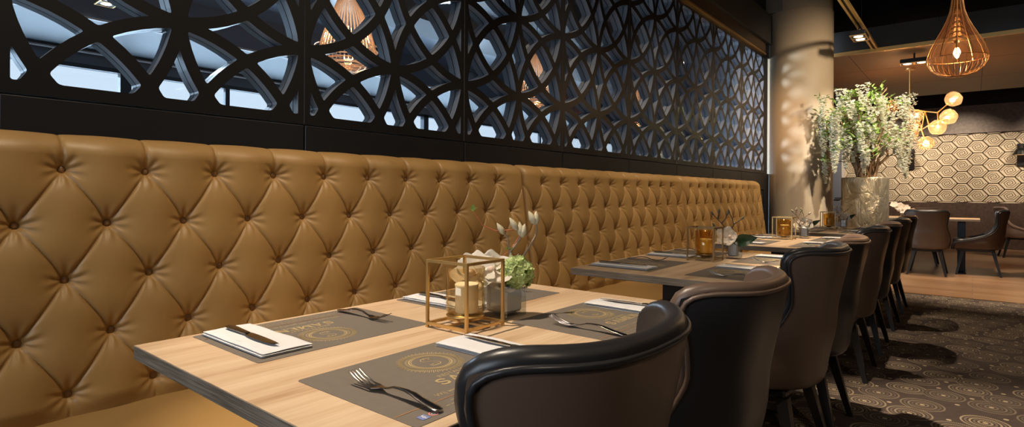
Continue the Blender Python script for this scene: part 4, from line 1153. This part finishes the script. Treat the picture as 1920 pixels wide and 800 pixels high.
# ------------------------------------------------------------------ track and twin spots
e = empty('ceiling_track', (-.99, 5.2, 2.97)); tag(e, 'bronze lighting track running to the brown ceiling edge', 'lighting track')
MB().use('gold').box(-.035, -.012, 0, 3.42, -.015, .02).box(.012, .035, 0, 3.42, -.015, .02).obj('rails', e)
MB().use('gap').box(-.011, .011, 0, 3.42, 0, .02).obj('channel', e)
for y in (2.3, 1.0):
    MB().use('blackmetal').tube([(0, y, .02), (0, y, HC - 2.97)], .0025, 6).obj('suspension_wire', e)
def twin(x, y, z, rz, lab, cool=False, wz=None):
    e = empty('twin_spotlight', (x, y, z), rz); tag(e, lab, 'spotlight', 'twin spotlights')
    MB().use('blackmetal').box(-.075, .075, -.15, .15, 0, .055, .006).obj('housing', e)
    MB().use('gold').box(-.078, .078, -.153, -.143, -.006, .004).box(-.078, .078, .143, .153, -.006, .004).box(-.078, -.066, -.143, .143, -.006, .004).box(.066, .078, -.143, .143, -.006, .004).box(-.066, .066, -.012, .012, -.006, .004).obj('bezel', e)
    for s_ in (-1, 1):
        MB().use('cool_lens' if cool else 'lamp_lens').lathe([(0, 0), (.045, 0)], 20, (0, s_ * .075, -.002), cap=False).obj('lens', e)
    MB().use('blackmetal').tube([(0, 0, .055), (0, 0, (wz or .10))], .012, 8).obj('stem', e)
twin(-1.0, 7.42, 2.845, R(0), 'twin spotlight on the track just right of the column', wz=.115)
twin(-.60, 9.05, 2.80, R(90), 'twin spotlight under the brown ceiling, left of the wire pendant', wz=.13)
for k, (x, y) in enumerate(((-6.3, 1.70), (-5.9, 3.9), (-5.6, 7.0))):
    twin(x, y, 2.84, R(90), ['twin spotlight behind the first screen panel', 'twin spotlight behind the middle screen panels', 'twin spotlight behind the far screen panels'][k], True, .11)
# thin suspension wires right of the column
for k, (x, y) in enumerate(((-.72, 7.9), (-.30, 7.9))):
    o = MB().use('chrome').tube([(x, y, 3.02), (x, y, HC)], .002, 5).obj('suspension_wire'); tag(o, ['thin hanging wire nearest the track, right of the column', 'thin hanging wire nearest the copper pendant'][k], 'wire', 'hanging wires')
# recessed round speaker/vent in brown ceiling at right edge
# far orchid
e = empty('glass_vase', (-.80, 10.15, TZt)); tag(e, 'slim glass vase on the back room table', 'vase')
MB().use('vase').lathe([(0, 0), (.03, 0), (.035, .10), (.032, .10), (.028, .006), (0, .006)], 16).obj('glass', e, smooth=True)
e = empty('flower_arrangement', (-.80, 10.15, TZt + .10)); tag(e, 'white blooms in a vase on the back room table', 'flowers')
b = MB().use('petal')
for k in range(9): petal_blob(b, (rnd.uniform(-.14, .12), rnd.uniform(-.08, .08), rnd.uniform(-.02, .09)), .055, (rnd.uniform(-.6, .6), -1, rnd.uniform(-.2, 1)), .3, 5, 1.1, rnd.random())
b.obj('blossoms', e, smooth=True)
b = MB().use('leaf').tube([(0, 0, -.09), (.01, 0, .02), (.05, 0, .06)], .003, 5).tube([(0, 0, -.09), (-.02, 0, .02), (-.08, 0, .05)], .003, 5); b.obj('stems', e)

# ------------------------------------------------------------------ lights
def spot(loc, tgt, e, ang, blend=.5, col=(1, .80, .58), r=.035):
    L = bpy.data.objects.new('spot', bpy.data.lights.new('spot', 'SPOT')); COL.objects.link(L)
    L.location = loc; L.rotation_euler = (Vector(tgt) - Vector(loc)).to_track_quat('-Z', 'Y').to_euler()
    L.data.energy = e; L.data.spot_size = R(ang); L.data.spot_blend = blend; L.data.color = col; L.data.shadow_soft_size = r
    return L
def area(loc, tgt, e, sx, sy, col):
    L = bpy.data.objects.new('area', bpy.data.lights.new('area', 'AREA')); COL.objects.link(L)
    L.location = loc; L.rotation_euler = (Vector(tgt) - Vector(loc)).to_track_quat('-Z', 'Y').to_euler()
    L.data.shape = 'RECTANGLE'; L.data.size = sx; L.data.size_y = sy; L.data.energy = e; L.data.color = col; return L
WARM = (1, .80, .57)
spot((-1.45, .55, 3.2), (-.93, 1.05, .75), 330, 43, .6, (1, .84, .66))          # first table
spot((-1.0, 4.3, 3.3), (-1.0, 4.25, .75), 420, 34, .8)        # third table
spot((-1.0, 5.95, 3.3), (-1.0, 5.9, .75), 260, 34, .8)
spot((-1.0, 2.6, 3.3), (-1.0, 2.7, .75), 90, 40, .9)
for y, e_ in ((.4, 120), (1.5, 118), (2.9, 140), (4.2, 170), (5.4, 170), (6.4, 140)):     # wash on the bench back
    spot((-1.05, y, 3.3), (-1.95, y + .1, 1.28), e_, 50, 1.)
spot((-1.3, 2.6, 3.5), (.35, 3.1, 0), 950, 38, .7)           # aisle
spot((-1.3, 4.6, 3.5), (.2, 5.4, 0), 300, 38, .7)
spot((.9, 7.6, 3.5), (.2, 8.2, 0), 850, 50, .8)
spot((1.1, 5.7, 3.4), (-1.4, 7.6, 1.7), 470, 58, .8, (1, .80, .57), .16)          # column and planter
spot((-.2, 6.2, 3.6), (-.965, 7.62, 1.8), 800, 34, .8, (1, .9, .75))
for x, e_ in ((-1.6, 210), (-.2, 210), (1.4, 200)): spot((x, 13.4, 2.85), (x, 15, 1.5), e_, 80, .9)
spot((-.4, 9.2, 2.8), (-.4, 10.2, 0), 330, 64, .8)
spot((.9, 12.0, 2.8), (.8, 12.9, 0), 160, 55, .8)
spot((1.6, -.4, 3.4), (-.5, 1.6, .7), 110, 60, 1.)
area((1.2, 2.5, 3.7), (0, 2.5, 0), 15, 4, 6, (1, .82, .62))
area((-.9, YB + .03, 1.85), (-.9, 2, 1.85), 60, 2.2, 1.4, (.78, .88, 1))     # cool fill light added at the near end of the room
spot((.3, 4.6, 3.2), (-1.99, 7.0, 1.95), 650, 26, .9, (1, .62, .32))      # warm lamp grazing the far screen panels
# cool lights for the side room, screen and column
spot((-7.9, 2.6, 1.8), (-1.85, 7.4, 2.05), 6000, 18, .4, (.72, .85, 1), .9)  # added spot standing in for window daylight on the column
for y in (.4, 2.4, 4.4): spot((-5.6, y + 1.4, 2.7), (-2.0, y, 2.0), 120, 75, .8, (.66, .82, 1), .12)
area((-8.33, 5.5, 1.7), (0, 5.5, 1.7), 480, 15.5, 1.6, (.62, .80, 1))

w = bpy.data.worlds.new('sky'); SC.world = w; w.use_nodes = True
bg = w.node_tree.nodes['Background']; bg.inputs[0].default_value = (.70, .78, .87, 1); bg.inputs[1].default_value = 1.3

# ------------------------------------------------------------------ render look
SC.view_settings.view_transform = 'Standard'; SC.view_settings.look = 'None'; SC.view_settings.gamma = 1; SC.view_settings.exposure = 0
SC.view_settings.use_curve_mapping = False
cy = SC.cycles
cy.use_denoising = True; cy.max_bounces = 7; cy.diffuse_bounces = 3; cy.glossy_bounces = 3; cy.transmission_bounces = 4; cy.transparent_max_bounces = 16
cy.caustics_reflective = False; cy.caustics_refractive = False; cy.sample_clamp_indirect = 4; cy.use_adaptive_sampling = True; cy.adaptive_threshold = .02
for l in bpy.data.lights:
    if l.type in ('POINT',): l.shadow_soft_size = max(l.shadow_soft_size, .03)
